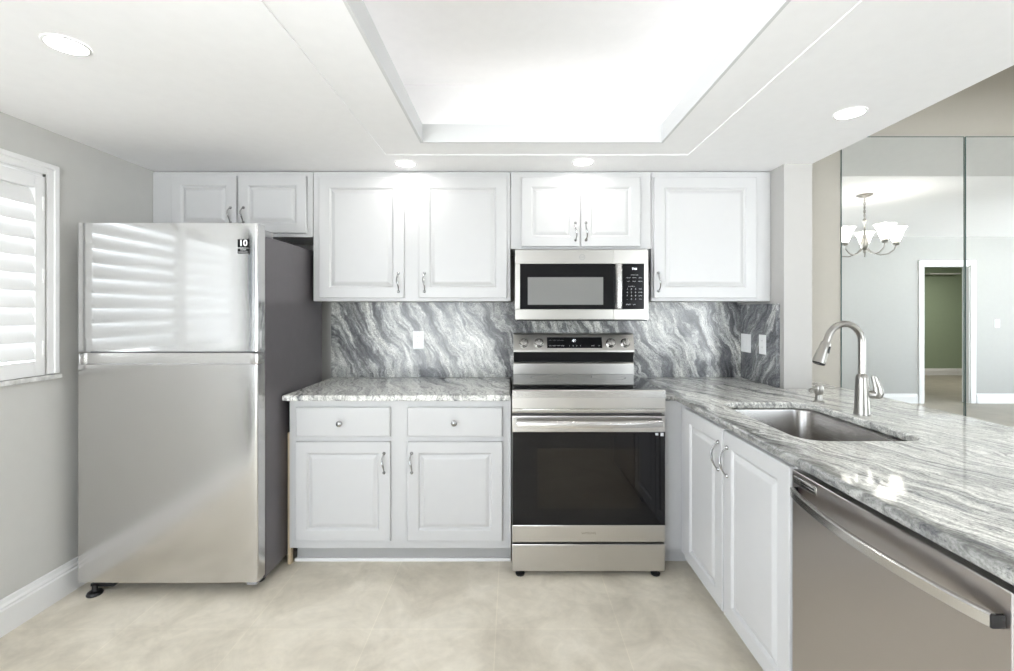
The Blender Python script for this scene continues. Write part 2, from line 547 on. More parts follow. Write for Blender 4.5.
def thing(name, label, cat, loc=(0, 0, 0), rz=0.0, group=None):
    o = bpy.data.objects.new(name, None)
    COL.objects.link(o)
    o.empty_display_size = 0.1
    o.location = loc
    o.rotation_euler = (0, 0, rz)
    o['label'] = label
    o['category'] = cat
    if group: o['group'] = group
    return o

def tag(o, label, cat, group=None):
    o['label'] = label
    o['category'] = cat
    if group: o['group'] = group
    return o

def struct(name, bm, m, parent=None, smooth=False):
    o = obj(name, bm, m, parent, smooth=smooth)
    if not parent: o['kind'] = 'structure'
    return o

def box_struct(name, m, *boxes):
    bm = bm_new()
    for b in boxes: add_box(bm, *b)
    return struct(name, bm, m)

def copy_tree(o, parent=None):
    c = o.copy()
    COL.objects.link(c)
    if parent: c.parent = parent
    for ch in list(o.children): copy_tree(ch, c)
    return c

# ================================================================== SETTING
box_struct('floor', M['tile'], (X_LEFT - 0.2, 1.95, -4.1, Y_BACK + 0.2, -0.08, 0.0))
box_struct('floor_dining', M['floor_dining'], (1.95, 12, -4.1, Y_BACK + 0.2, -0.08, 0.0))
# left wall with window opening  (opening y .74..2.04, z 1.04..1.96)
WY0, WY1, WZ0, WZ1 = 0.62, 2.022, 1.045, 1.942
xa, xb = X_LEFT - 0.15, X_LEFT
box_struct('wall_left', M['wall'],
    (xa, xb, Y_REAR, -1.1, 0, 2.9), (xa, xb, 0.45, WY0, 0, 2.9), (xa, xb, -1.1, 0.45, 2.11, 2.9), (xa, xb, WY1, Y_BACK + 0.15, 0, 2.9),
    (xa, xb, WY0, WY1, 0, WZ0), (xa, xb, WY0, WY1, WZ1, 2.9))
box_struct('wall_back', M['wall_white'], (xb, X_STUB1, Y_BACK, Y_BACK + 0.15, 0, 2.9))
box_struct('wall_right', M['wall_white'], (X_STUB0, X_STUB1, Y_STUB, Y_BACK, 0, 2.9))
box_struct('wall_mirror_side', M['wall_tan'], (X_STUB1, 5.4, Y_MIR, Y_BACK + 0.15, 0, 2.95), (9.0, X_END + 0.15, Y_MIR, Y_BACK + 0.15, 0, 2.95),
    (5.4, 9.0, Y_MIR, Y_BACK + 0.15, 2.11, 2.95))
bm = bm_new()
for x in (5.4, 6.58, 7.76, 8.94):
    add_box(bm, x, x + 0.06, Y_MIR + 0.04, Y_MIR + 0.10, 0, 2.11)
for z in (0.0, 2.05):
    add_box(bm, 5.4, 9.0, Y_MIR + 0.04, Y_MIR + 0.10, z, z + 0.06)
w = struct('window_4', bm, M['trim'])  # unseen window, added to brighten the dining room
bm = bm_new(); add_box(bm, 5.44, 8.96, Y_MIR + 0.07, Y_MIR + 0.076, 0.05, 2.06)
struct('pane', bm, M['pane'], w)
GLZ = ((-2.05, -0.30), (1.75, 3.90))      # unseen glazing added for fill; pier placed to keep it off the steel
box_struct('wall_rear', M['wall'], (X_LEFT - 0.15, -2.05, Y_REAR - 0.15, Y_REAR, 0, 2.9), (3.9, 4.0, Y_REAR - 0.15, Y_REAR, 0, 2.9),
    (-0.30, 1.75, Y_REAR - 0.15, Y_REAR, 0, 2.9), (-2.05, -0.30, Y_REAR - 0.15, Y_REAR, 2.13, 2.9), (1.75, 3.9, Y_REAR - 0.15, Y_REAR, 2.13, 2.9))
for k, (ga, gb) in enumerate(GLZ):
    bm = bm_new()
    for x in (ga, (ga + gb) / 2 - 0.03, gb - 0.06):
        add_box(bm, x, x + 0.06, Y_REAR - 0.10, Y_REAR - 0.04, 0, 2.13)
    for z in (0.0, 2.07):
        add_box(bm, ga, gb, Y_REAR - 0.10, Y_REAR - 0.04, z, z + 0.06)
    w = struct('window_%d' % (6 + k), bm, M['trim'])
    bm = bm_new(); add_box(bm, ga + 0.04, gb - 0.04, Y_REAR - 0.075, Y_REAR - 0.069, 0.05, 2.08)
    struct('pane', bm, M['pane'], w)
DX0, DX1, DZ = 5.93, 6.60, 1.985
box_struct('wall_dining_rear', M['wall_dining'],
    (4.0, DX0, Y_DREAR - 0.10, Y_DREAR, 0, 2.9), (DX1, X_END + 0.15, Y_DREAR - 0.10, Y_DREAR, 0, 2.9),
    (DX0, DX1, Y_DREAR - 0.10, Y_DREAR, DZ, 2.9), (4.0, 4.12, Y_REAR - 0.15, Y_DREAR - 0.10, 0, 2.9))
box_struct('wall_dining_end', M['wall'],
    (X_END, X_END + 0.12, Y_DREAR, -0.4, 0, 2.9), (X_END, X_END + 0.12, 2.1, Y_MIR, 0, 2.9),
    (X_END, X_END + 0.12, -0.4, 2.1, 2.05, 2.9))
bm = bm_new()
for y in (-1.1, -0.355, 0.39):
    add_box(bm, X_LEFT - 0.10, X_LEFT - 0.04, y, y + 0.06, 0, 2.11)
for z in (0.0, 2.05):
    add_box(bm, X_LEFT - 0.10, X_LEFT - 0.04, -1.1, 0.45, z, z + 0.06)
w = struct('window_5', bm, M['trim'])  # unseen glazing on the left, added for side fill
bm = bm_new(); add_box(bm, X_LEFT - 0.075, X_LEFT - 0.069, -1.06, 0.41, 0.05, 2.06)
struct('pane', bm, M['pane'], w)
# green room seen through the doorway in the mirror
box_struct('wall_green_room', M['wall_green'],
    (5.0, 11.5, -3.95, -3.81, 0, 2.6), (5.0, 5.12, -3.81, Y_DREAR - 0.10, 0, 2.6), (11.4, 11.5, -3.81, Y_DREAR - 0.10, 0, 2.6),
    (X_END + 0.15, 11.5, Y_DREAR - 0.10, Y_DREAR, 0, 2.6))
box_struct('ceiling_green_room', M['ceiling'], (5.0, 11.5, -3.95, Y_DREAR - 0.10, 2.42, 2.55))
# kitchen soffit ceiling with the tray opening
TX0, TX1, TY0, TY1 = -0.436, 0.726, -0.55, 2.188
ZL = 2.239
BX0, BX1, BY0, BY1, ZB = -0.660, 0.922, -0.80, 2.36, Z_SOFFIT + 0.0035    # the plaster band round the tray sits a little higher
box_struct('ceiling', M['ceiling'],
    (X_LEFT, BX0, Y_REAR, Y_BACK, Z_SOFFIT, ZL), (BX1, X_STUB1, Y_REAR, Y_BACK, Z_SOFFIT, ZL),
    (BX0, BX1, BY1, Y_BACK, Z_SOFFIT, ZL), (BX0, BX1, Y_REAR, BY0, Z_SOFFIT, ZL))
LW = 0.012
box_struct('ceiling_border', M['ceiling'],
    (BX0, TX0 - LW, BY0, BY1, ZB, ZL), (TX1 + LW, BX1, BY0, BY1, ZB, ZL),
    (TX0 - LW, TX1 + LW, TY1 + LW, BY1, ZB, ZL), (TX0 - LW, TX1 + LW, BY0, TY0 - LW, ZB, ZL))
box_struct('tray_lip', M['edge_shade'],  # lining boards added to hold the darker edge tone
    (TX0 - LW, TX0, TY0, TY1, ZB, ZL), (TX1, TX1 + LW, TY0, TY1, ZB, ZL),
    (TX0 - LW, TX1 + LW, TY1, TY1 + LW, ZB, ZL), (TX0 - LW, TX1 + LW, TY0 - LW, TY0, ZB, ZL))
# cove box above the tray: wider than the opening so the led strips sit on the ledge
CX0, CX1, CY0, CY1, CZ = TX0 - 0.14, TX1 + 0.14, TY0 - 0.14, TY1 + 0.14, 2.50
bxc = [(X_LEFT, CX0, Y_REAR, Y_BACK, ZL, 2.62), (CX1, X_STUB1, Y_REAR, Y_BACK, ZL, 2.62),
       (CX0, CX1, CY1, Y_BACK, ZL, 2.62), (CX0, CX1, Y_REAR, CY0, ZL, 2.62), (CX0, CX1, CY0, CY1, CZ, 2.62)]
box_struct('ceiling_cove', M['ceiling'], *bxc)
# header between kitchen soffit and dining ceiling
box_struct('wall_header', M['ceiling'], (X_STUB1 - 0.10, X_STUB1, Y_REAR, Y_STUB, ZL, 2.95))
# dining ceiling, with the raised strip in front of the mirror
box_struct('ceiling_dining', M['ceiling'],
    (X_STUB1, X_END + 0.12, Y_REAR, 1.95, Z_DINE, 3.05), )
bm = bm_new()
add_prism_x(bm, [(1.95, 2.40), (Y_MIR, 2.87), (Y_MIR, 3.05), (1.95, 3.05)], X_STUB1, X_END + 0.12)
struct('ceiling_dining_slope', bm, M['ceiling'])  # slope made up so this strip catches light bounced off the floor

# baseboards
def baseboard(name, p0, p1, h=0.146, t=0.016):
    p0, p1 = Vector(p0), Vector(p1)
    d = (p1 - p0).normalized()
    n = Vector((-d.y, d.x))       # into the room
    prof = [(0, 0), (t, 0), (t, h * 0.70), (t * 0.72, h * 0.74), (t * 0.78, h * 0.80), (t * 0.45, h * 0.86), (t * 0.38, h * 0.97), (0, h)]
    bm = bm_new()
    add_rings(bm, [[(p.x + n.x * a, p.y + n.y * a, z) for a, z in prof] for p in (p0, p1)])
    return struct(name, bm, M['trim'])
baseboard('baseboard_left', (X_LEFT, Y_BACK), (X_LEFT, 0.50))
baseboard('baseboard_dining_1', (4.0, Y_DREAR), (DX0 - 0.09, Y_DREAR), 0.14)
baseboard('baseboard_dining_2', (DX1 + 0.09, Y_DREAR), (X_END, Y_DREAR), 0.14)
baseboard('baseboard_green_room', (5.12, -3.81), (11.4, -3.81), 0.14)
# door casing in the dining rear wall
bm = bm_new()
for y0, y1 in ((Y_DREAR, Y_DREAR + 0.018), (Y_DREAR - 0.118, Y_DREAR - 0.10)):
    add_box(bm, DX0 - 0.075, DX0, y0, y1, 0, DZ + 0.075, 0.003)
    add_box(bm, DX1, DX1 + 0.075, y0, y1, 0, DZ + 0.075, 0.003)
    add_box(bm, DX0, DX1, y0, y1, DZ, DZ + 0.075, 0.003)
add_box(bm, DX0, DX0 + 0.015, Y_DREAR - 0.10, Y_DREAR, 0, DZ)
add_box(bm, DX1 - 0.015, DX1, Y_DREAR - 0.10, Y_DREAR, 0, DZ)
add_box(bm, DX0, DX1, Y_DREAR - 0.10, Y_DREAR, DZ - 0.015, DZ)
struct('door_1', bm, M['trim'])

# unseen glass doors added at the dining room end for daylight fill
bm = bm_new()
for y in (-0.4, 0.82, 2.04):
    add_box(bm, X_END + 0.02, X_END + 0.08, y, y + 0.06, 0, 2.05)
for z in (0.0, 1.99):
    add_box(bm, X_END + 0.02, X_END + 0.08, -0.4, 2.1, z, z + 0.06)
w = struct('window_2', bm, M['trim'])
bm = bm_new(); add_box(bm, X_END + 0.045, X_END + 0.051, -0.36, 2.06, 0.05, 2.0)
struct('pane', bm, M['pane'], w)

# ------------------------------------------------------------------ left window: casing, shutters, sill
bm = bm_new()
cw = 0.040
for (ya, yb, za, zb) in ((WY0 - cw, WY0, WZ0 - 0.0, WZ1 + cw), (WY1, WY1 + cw, WZ0, WZ1 + cw), (WY0, WY1, WZ1, WZ1 + cw)):
    add_box(bm, X_LEFT, X_LEFT + 0.010, ya, yb, za, zb, 0.004)
    # raised outer bead
for (ya, yb, za, zb) in ((WY0 - cw - 0.012, WY0 - cw + 0.012, WZ0, WZ1 + cw + 0.012), (WY1 + cw - 0.012, WY1 + cw + 0.012, WZ0, WZ1 + cw + 0.012),
                         (WY0 - cw, WY1 + cw, WZ1 + cw - 0.012, WZ1 + cw + 0.012)):
    add_box(bm, X_LEFT, X_LEFT + 0.015, ya, yb, za, zb, 0.004)
# jamb lining
for (ya, yb, za, zb) in ((WY0, WY0 + 0.012, WZ0, WZ1), (WY1 - 0.012, WY1, WZ0, WZ1), (WY0, WY1, WZ1 - 0.012, WZ1)):
    add_box(bm, X_LEFT - 0.14, X_LEFT, ya, yb, za, zb)
win = struct('window_1', bm, M['trim'])
bm = bm_new(); add_box(bm, X_LEFT - 0.125, X_LEFT - 0.119, WY0 + 0.01, WY1 - 0.01, WZ0, WZ1 - 0.01)
obj('pane', bm, M['pane'], win)
bm = bm_new(); add_box(bm, X_LEFT - 0.14, X_LEFT + 0.022, WY0 - 0.06, WY1 + 0.058, WZ0 - 0.024, WZ0 - 0.002, 0.004)
sill = struct('trim_2', bm, M['marble'], None, True)

def shutter(y0, y1, label):
    """plantation shutter panel hinged in the window, local y along the wall"""
    t = thing('shutter_panel', label, 'shutter', (X_LEFT - 0.012, y0, WZ0), 0, 'plantation shutter panels in the left window')
    wd = y1 - y0; h = WZ1 - 0.016 - WZ0; st = 0.042; rl = 0.065; th = 0.026
    bm = bm_new()
    add_box(bm, 0, th, 0, st, 0, h, 0.003); add_box(bm, 0, th, wd - st, wd, 0, h, 0.003)
    add_box(bm, 0, th, st, wd - st, 0, rl, 0.003); add_box(bm, 0, th, st, wd - st, h - rl * 0.9, h, 0.003)
    obj('frame', bm, M['trim'], t)
    n = 10; z0 = rl + 0.01; pitch = (h - rl * 1.9 - 0.01) / n
    for k in range(n):
        zc = z0 + pitch * (k + 0.5)
        bm = bm_new()
        prof = [(0.042 * math.cos(a), 0.0052 * math.sin(a)) for a in [2 * PI * i / 16 for i in range(16)]]
        add_rings(bm, [[(px, yy, pz) for px, pz in prof] for yy in (st + 0.002, wd - st - 0.002)])
        o = obj('louver', bm, M['trim'], t, keep=True, loc=(th / 2, 0, zc), rot=(0, math.radians(71), 0))
    for zz in (0.12, h - 0.12, h * 0.5):
        bm = bm_new()
        add_box(bm, th, th + 0.004, wd - 0.014, wd - 0.004, zz - 0.03, zz + 0.03, 0.001)
        obj('hinge', bm, M['plastic'], t)
    return t
ymid = (WY0 + WY1) / 2
shutter(ymid + 0.004, WY1 - 0.014, 'white louvered plantation shutter panel beside the fridge, over the marble sill')
shutter(WY0 + 0.014, ymid - 0.004, 'white louvered plantation shutter panel farther from the fridge')

# ================================================================== MIRRORS
def mirror(x0, x1, label):
    t = thing('mirror_panel', label, 'mirror', ((x0 + x1) / 2, Y_MIR - 0.001, 0.0))
    w = (x1 - x0) / 2
    bm = bm_new(); add_box(bm, -w + 0.002, w - 0.002, -0.006, 0.0, 0.102, 2.398)
    obj('mirror_face', bm, M['mirror'], t)
    bm = bm_new()
    add_box(bm, -w, -w + 0.003, -0.0065, 0, 0.10, 2.40); add_box(bm, w - 0.004, w, -0.0065, 0, 0.10, 2.40)
    add_box(bm, -w, w, -0.0065, 0, 2.397, 2.402)
    obj('glass_edge', bm, M['glass_edge'], t)
mirror(2.022, 2.776, 'left wall mirror panel reflecting the chandelier, behind the peninsula')
mirror(2.785, 4.30, 'right wall mirror panel reflecting the light switch, beyond the green seam')

# ================================================================== CABINETS
def add_pull(parent, x, z, yf, L=0.105, side=1, flip=False):
    """arched pewter pull with rosette ends, centred on (x, z), standing off the face at yf"""
    bm = bm_new()
    h = L / 2
    pts, rad = [], []
    n = 18
    for i in range(n + 1):
        u = i / n
        zz = z - h + L * u
        out = 0.026 * math.sin(PI * u) ** 0.8
        sw = 0.004 * math.sin(2 * PI * u)
        pts.append((x + sw, yf - 0.004 - out, zz))
        rad.append(0.0028 + 0.0022 * math.sin(PI * u) ** 2)
    add_tube(bm, pts, rad, 10)
    for zz in (z - h, z + h):
        add_lathe(bm, [(0.0085, 0), (0.0085, 0.003), (0.006, 0.007), (0.002, 0.010)], (x, yf, zz), 16, (0, -1, 0))
    return obj('handle', bm, M['pull'], parent)

def add_knob(parent, x, z, yf):
    bm = bm_new()
    add_lathe(bm, [(0.008, 0), (0.006, 0.005), (0.005, 0.012), (0.010, 0.016), (0.0150, 0.020), (0.0155, 0.024), (0.011, 0.029), (0.003, 0.031)], (x, yf, z), 22, (0, -1, 0))
    return obj('knob', bm, M['pull'], parent)

def carcass(bm, x0, x1, y0, y1, z0, z1, openings, stile_t=0.019):
    """box with a face frame; openings=(x0,x1,z0,z1) are left open in the frame and filled by the doors"""
    add_box(bm, x0, x1, y0 + stile_t, y1, z0, z1)
    xs = sorted(set([x0, x1] + [o[0] for o in openings] + [o[1] for o in openings]))
    zs = sorted(set([z0, z1] + [o[2] for o in openings] + [o[3] for o in openings]))
    for a, b in zip(xs, xs[1:]):
        run = None
        for c, d in zip(zs, zs[1:]):
            mx_, mz_ = (a + b) / 2, (c + d) / 2
            if any(o[0] < mx_ < o[1] and o[2] < mz_ < o[3] for o in openings):
                continue
            add_box(bm, a, b, y0, y0 + stile_t + 0.0005, c, d)

U_FACE = 2.626  # face frame plane of uppers, doors 18 mm in front of it
def upper(name, label, x0, x1, z0, z1, doors, depth=None):
    """doors: (x0, x1, z0, z1, pull_x, pull_z, pull_len) in world metres"""
    cx = (x0 + x1) / 2
    t = thing(name, label, 'cabinet', (cx, U_FACE, z0))
    bm = bm_new()
    op = [(d[0] - cx + 0.02, d[1] - cx - 0.02, d[2] - z0 + 0.02, d[3] - z0 - 0.02) for d in doors]
    carcass(bm, x0 - cx, x1 - cx, 0, Y_BACK - 0.001 - U_FACE, 0, z1 - z0, op)
    obj('body', bm, M['cab'], t, smooth=False)
    for d in doors:
        bm = bm_new()
        w = d[1] - d[0]
        add_panel(bm, d[0] - cx, d[1] - cx, d[2] - z0, d[3] - z0, -0.020, 0.0195, 0.055 if w < 0.45 else 0.060)
        do = obj('door', bm, M['cab'], t)
        add_pull(do, d[4] - cx, d[5] - z0, -0.020, d[6])
    return t
def ux(px, D=2.606): return (px - VPX) * D / F_PX
def uz(py, D=2.606): return CAM_H - (py - HOR) * D / F_PX
ZT = Z_SOFFIT - 0.006
upper('wall_cabinet', 'short white two-door cabinet above the refrigerator', X_LEFT + 0.002, -1.162, 1.762, ZT,
      [(ux(171), ux(236), uz(233), uz(175.5), ux(230.5), uz(215), 0.085), (ux(238), ux(306), uz(233), uz(175.5), ux(243.5), uz(215), 0.085)])
upper('wall_cabinet', 'tall white two-door wall cabinet left of the microwave', -1.158, -0.010, 1.388, ZT,
      [(ux(318.5), ux(404), uz(298), uz(177), ux(398.5), uz(282.5), 0.105), (ux(418.5), ux(507), uz(298), uz(177), ux(424.5), uz(282.5), 0.105)])
upper('wall_cabinet', 'short white two-door cabinet directly above the microwave', -0.006, 0.810, 1.692, ZT,
      [(ux(521.5), ux(580), uz(246.5), uz(177), ux(575.5), uz(231.5), 0.100), (ux(581.2), ux(640.5), uz(246.5), uz(177), ux(586), uz(231.5), 0.100)])
upper('wall_cabinet', 'white single-door wall cabinet right of the microwave', 0.814, 1.508, 1.388, ZT,
      [(ux(654), ux(757), uz(298), uz(177), ux(658.5), uz(282), 0.105)])

# --- left base cabinet
B_FACE = 2.340
def bxp(px): return (px - VPX) * (B_FACE - 0.02) / F_PX
def bzp(py): return CAM_H - (py - HOR) * (B_FACE - 0.02) / F_PX
x0, x1 = -1.156, -0.006
cx = (x0 + x1) / 2
t = thing('base_cabinet', 'white base cabinet with two drawers over two doors, left of the range', 'cabinet', (cx, B_FACE, 0))
drs = [(bxp(295.2), bxp(390), bzp(437), bzp(407.5), bxp(340.5), bzp(423)), (bxp(407), bxp(502.5), bzp(437), bzp(407.5), bxp(454.5), bzp(422.5))]
dds = [(bxp(295.2), bxp(390), bzp(541.5), bzp(442), bxp(384), bzp(463)), (bxp(407), bxp(502.5), bzp(541.5), bzp(442), bxp(411.7), bzp(463))]
bm = bm_new()
carcass(bm, x0 - cx, x1 - cx, 0, Y_BACK - 0.002 - B_FACE, 0.098, 0.8675, [(d[0] - cx + 0.02, d[1] - cx - 0.02, d[2] + 0.01, d[3] - 0.01) for d in drs + dds])
obj('body', bm, M['cab'], t, smooth=False)
bm = bm_new()
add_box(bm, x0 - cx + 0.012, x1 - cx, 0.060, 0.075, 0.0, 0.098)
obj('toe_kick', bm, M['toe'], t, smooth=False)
bm = bm_new()
add_box(bm, x0 - cx + 0.002, x1 - cx, 0.046, 0.0595, 0.0, 0.018, 0.004)
obj('shoe_molding', bm, M['trim'], t)
for d in drs:
    bm = bm_new(); add_slab(bm, d[0] - cx, d[1] - cx, d[2], d[3], -0.020, 0.0195)
    o = obj('drawer', bm, M['cab'], t); add_knob(o, d[4] - cx, d[5], -0.020)
for d in dds:
    bm = bm_new(); add_panel(bm, d[0] - cx, d[1] - cx, d[2], d[3], -0.020, 0.0195, 0.056)
    o = obj('door', bm, M['cab'], t); add_pull(o, d[4] - cx, d[5], -0.020, 0.100)
bm = bm_new(); add_box(bm, -1.178, -1.160, 2.362, 2.385, 0.0, 0.690, 0.001)
tag(obj('wood_strip', bm, M['wood']), 'bare tan wood strip standing between the refrigerator and the base cabinet', 'strip')

# --- peninsula sink cabinet (faces -X): local x runs toward the camera
PX = 0.870                      # face frame plane
XP = PX - 0.020                 # door front
yA, yB = 2.328, 1.368
t = thing('sink_base_cabinet', 'white two-door sink base cabinet under the peninsula worktop', 'cabinet', (PX, yA, 0), -PI / 2)
Lc = yA - yB
def pd(px): return yA - XP * F_PX / (px - VPX)     # local x of a door edge
da = [(pd(684.3), pd(721.8), 0.112, 0.852, pd(718.6), 0.735), (pd(723.3), pd(789.0), 0.112, 0.852, pd(727.4), 0.735)]
bm = bm_new()
carcass(bm, 0.019, Lc, 0, 0.022, 0.098, 0.8675, [(d[0] + 0.02, d[1] - 0.02, d[2] + 0.02, d[3] - 0.02) for d in da], 0.019)
add_box(bm, 0.019, 0.035, 0.022, 0.60, 0.098, 0.8675)
add_box(bm, Lc - 0.016, Lc, 0.022, 0.60, 0.098, 0.8675)
add_box(bm, 0.035, Lc - 0.016, 0.585, 0.60, 0.098, 0.8675)
add_box(bm, 0.035, Lc - 0.016, 0.022, 0.585, 0.098, 0.114)
obj('body', bm, M['cab'], t, smooth=False)
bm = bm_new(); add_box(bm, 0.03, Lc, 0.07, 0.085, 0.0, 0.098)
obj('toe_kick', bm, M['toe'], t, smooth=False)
for d in da:
    bm = bm_new(); add_panel(bm, d[0], d[1], d[2], d[3], -0.020, 0.0195, 0.060)
    o = obj('door', bm, M['cab'], t); add_pull(o, d[4], d[5], -0.020, 0.112)
# filler facing the room between range and peninsula
bm = bm_new()
add_box(bm, 0.776, 0.888, 2.330, 2.349, 0.098, 0.8675)
add_box(bm, 0.776, 0.96, 2.395, 2.41, 0.0, 0.098)
tag(obj('corner_filler', bm, M['cab'], smooth=False), 'narrow white filler panel in the corner right of the range', 'cabinet panel')
# cabinet at the near end of the peninsula and the panel that closes its dining side
bm = bm_new()
add_box(bm, 0.905, 1.47, 0.50, 0.752, 0.0, 0.8675)
tag(obj('end_cabinet', bm, M['cab'], smooth=False), 'white end cabinet closing the near end of the peninsula beside the dishwasher', 'cabinet')
bm = bm_new(); add_box(bm, 1.480, 1.505, 0.50, 2.49, 0.0, 0.8675)
tag(obj('peninsula_back_panel', bm, M['cab'], smooth=False), 'white panel closing the dining side of the peninsula', 'cabinet panel')

# ================================================================== WORKTOPS AND SPLASH
ZC0, ZC1 = 0.868, 0.898
def add_counter(bm, outer, hole=None, bev=0.007):
    def loop(pts):
        vs = [bm.verts.new((x, y, ZC1)) for x, y in pts]
        return [bm.edges.new((vs[i], vs[(i + 1) % len(vs)])) for i in range(len(vs))]
    es = loop(outer)
    if hole: es += loop(hole)
    r = bmesh.ops.triangle_fill(bm, edges=es, use_beauty=True)
    fs = [g for g in r['geom'] if isinstance(g, bmesh.types.BMFace)]
    ex = bmesh.ops.extrude_face_region(bm, geom=fs)
    for v in [g for g in ex['geom'] if isinstance(g, bmesh.types.BMVert)]:
        v.co.z = ZC0
    bmesh.ops.recalc_face_normals(bm, faces=bm.faces[:])
    ed = [e for e in bm.edges if len(e.link_faces) == 2 and e.calc_face_angle() > 1.2 and abs(e.verts[0].co.z - e.verts[1].co.z) < 1e-5]
    bmesh.ops.bevel(bm, geom=ed, offset=bev, segments=3, affect='EDGES', profile=0.5)

bm = bm_new()
add_counter(bm, [(-1.176, 2.302), (-0.008, 2.302), (-0.008, 2.928), (-1.176, 2.928)])
tag(obj('countertop', bm, M['granite_top']), 'short grey and white granite worktop left of the range', 'countertop')
SX0, SX1, SY0, SY1 = 0.975, 1.395, 1.50, 2.125
bm = bm_new()
hole = rrect((SX0 + SX1) / 2, (SY0 + SY1) / 2, (SX1 - SX0) / 2, (SY1 - SY0) / 2, 0.075)[::-1]
add_counter(bm, [(0.772, 2.928), (0.772, 2.312), (0.838, 2.312), (0.838, 0.45), (1.87, 0.45), (1.87, 2.762),
                 (1.673, 2.762), (1.673, 2.494), (1.505, 2.494), (1.505, 2.928)], hole)
tag(obj('countertop', bm, M['granite_top']), 'large grey and white granite peninsula worktop with the sink cut into it', 'countertop')

bm = bm_new(); add_box(bm, -1.178, 1.489, 2.930, 2.9495, 0.899, 1.387)
tag(obj('backsplash', bm, M['granite_left'], smooth=False), 'streaked dark grey granite backsplash slab behind the range', 'backsplash')
bm = bm_new(); add_box(bm, 1.4905, 1.5105, 2.537, 2.9495, 0.899, 1.372)
tag(obj('side_splash', bm, M['granite_side'], smooth=False), 'narrow grey granite splash slab on the short right wall behind two outlets', 'backsplash')

# outlets
def outlet(label, loc, rz, kind, w=0.072, h=0.116):
    t = thing('wall_outlet' if kind == 'outlet' else 'light_switch', label, 'outlet' if kind == 'outlet' else 'light switch', loc, rz)
    bm = bm_new(); add_box(bm, -w / 2, w / 2, -0.005, 0, -h / 2, h / 2, 0.002)
    obj('cover_plate', bm, M['plastic'], t)
    if kind == 'outlet':
        for zz in (-0.02, 0.02):
            bm = bm_new()
            pl = [(x, zz + z) for x, z in rrect(0, 0, 0.0165, 0.014, 0.006, 3)]
            add_rings(bm, [[(x, -0.0052, z) for x, z in pl], [(x, -0.0066, z) for x, z in pl]])
            o = obj('socket', bm, M['plastic'], t)
            for xx in (-0.006, 0.006):
                bm = bm_new(); add_box(bm, xx - 0.001, xx + 0.001, -0.0070, -0.0064, zz - 0.001, zz + 0.007)
                obj('slot', bm, M['gun_light'], o)
    else:
        n = 2 if w > 0.1 else 1
        for k in range(n):
            xx = 0 if n == 1 else (-0.023 + 0.046 * k)
            bm = bm_new(); add_box(bm, xx - 0.0165, xx + 0.0165, -0.0085, -0.0052, -0.033, 0.033, 0.0015)
            obj('rocker', bm, M['plastic'], t)
    return t
outlet('white outlet on the granite backsplash left of the range', ((418.5 - VPX) * 2.93 / F_PX, 2.9295, CAM_H - (340 - HOR) * 2.93 / F_PX), 0, 'outlet')
outlet('white double switch plate on the side splash, in the corner', (1.490, 2.862, CAM_H - (343 - HOR) * 2.86 / F_PX), -PI / 2, 'switch', 0.116)
outlet('white outlet on the side splash, nearer the wall end', (1.490, 2.672, CAM_H - (344.5 - HOR) * 2.67 / F_PX), -PI / 2, 'outlet')
outlet('small white light switch on the dining room wall, seen in the right mirror panel', (6.99, Y_DREAR + 0.001, 1.15), PI, 'switch')

# ================================================================== REFRIGERATOR
FX0, FX1, FYD, FYB, FYE = -2.028, -1.185, 2.090, 2.165, 2.81
fcx = (FX0 + FX1) / 2; hw = (FX1 - FX0) / 2
t = thing('refrigerator', 'stainless steel top-freezer refrigerator standing by the left wall', 'refrigerator', (fcx, FYD, 0))
bm = bm_new(); add_box(bm, -hw + 0.004, hw, FYB - FYD, FYE - FYD, 0.045, 1.690, 0.006)
obj('body', bm, M['gun'], t)
def door_outline(r=0.022, d=0.068, n=6, bow=0.010):
    """plan outline of a door: crowned front with rounded vertical edges"""
    pts = [(-hw, d), (-hw, r + bow)]
    m_ = 24
    for k in range(1, n):
        a = PI + k / n * PI / 2
        pts.append((-hw + r + r * math.cos(a), r + bow + r * math.sin(a)))
    for k in range(m_ + 1):
        x = -hw + r + (2 * hw - 2 * r) * k / m_
        pts.append((x, bow * (abs(x) / (hw - r)) ** 2.0))
    for k in range(1, n):
        a = 1.5 * PI + k / n * PI / 2
        pts.append((hw - r + r * math.cos(a), r + bow + r * math.sin(a)))
    pts += [(hw, r + bow), (hw, d)]
    return pts
bm = bm_new()
ol = door_outline(0.010, 0.068, 5, 0.006)
add_rings(bm, [[(x, y, z) for x, y in ol] for z in (1.142, 1.739)])
bmesh.ops.recalc_face_normals(bm, faces=bm.faces[:])
fd = obj('freezer_door', bm, M['steel_fridge'], t, ang=0.4, keep=True)
bm = bm_new()
zl = [0.067, 1.080]
add_rings(bm, [[(x, y, z) for x, y in ol] for z in zl])
# recessed grip along the top edge of the lower door: the front face steps back
ol2 = [(max(-hw + 0.012, min(hw - 0.028, x)) if y < 0.03 else x, max(y, 0.004) + (0.024 if y < 0.03 else 0)) for x, y in ol]
ld = obj('lower_door', bm, M['steel_lower'], t, ang=0.4, keep=True)
bm = bm_new()
add_box(bm, -hw + 0.010, hw - 0.036, 0.030, 0.068, 1.0805, 1.132)
add_box(bm, hw - 0.036, hw, 0.008, 0.068, 1.0805, 1.132, 0.003)
add_box(bm, -hw, -hw + 0.010, 0.012, 0.068, 1.0805, 1.132, 0.002)
obj('grip_recess', bm, M['steel_bright'], ld)
bm = bm_new()
add_box(bm, -hw + 0.006, hw - 0.006, 0.0685, 0.0745, 0.075, 1.70)
obj('gasket', bm, M['gun_light'], t)
bm = bm_new(); add_box(bm, hw - 0.14, hw - 0.006, 0.070, 0.16, 1.6905, 1.722, 0.006)
obj('hinge_cover', bm, M['gun_light'], t)
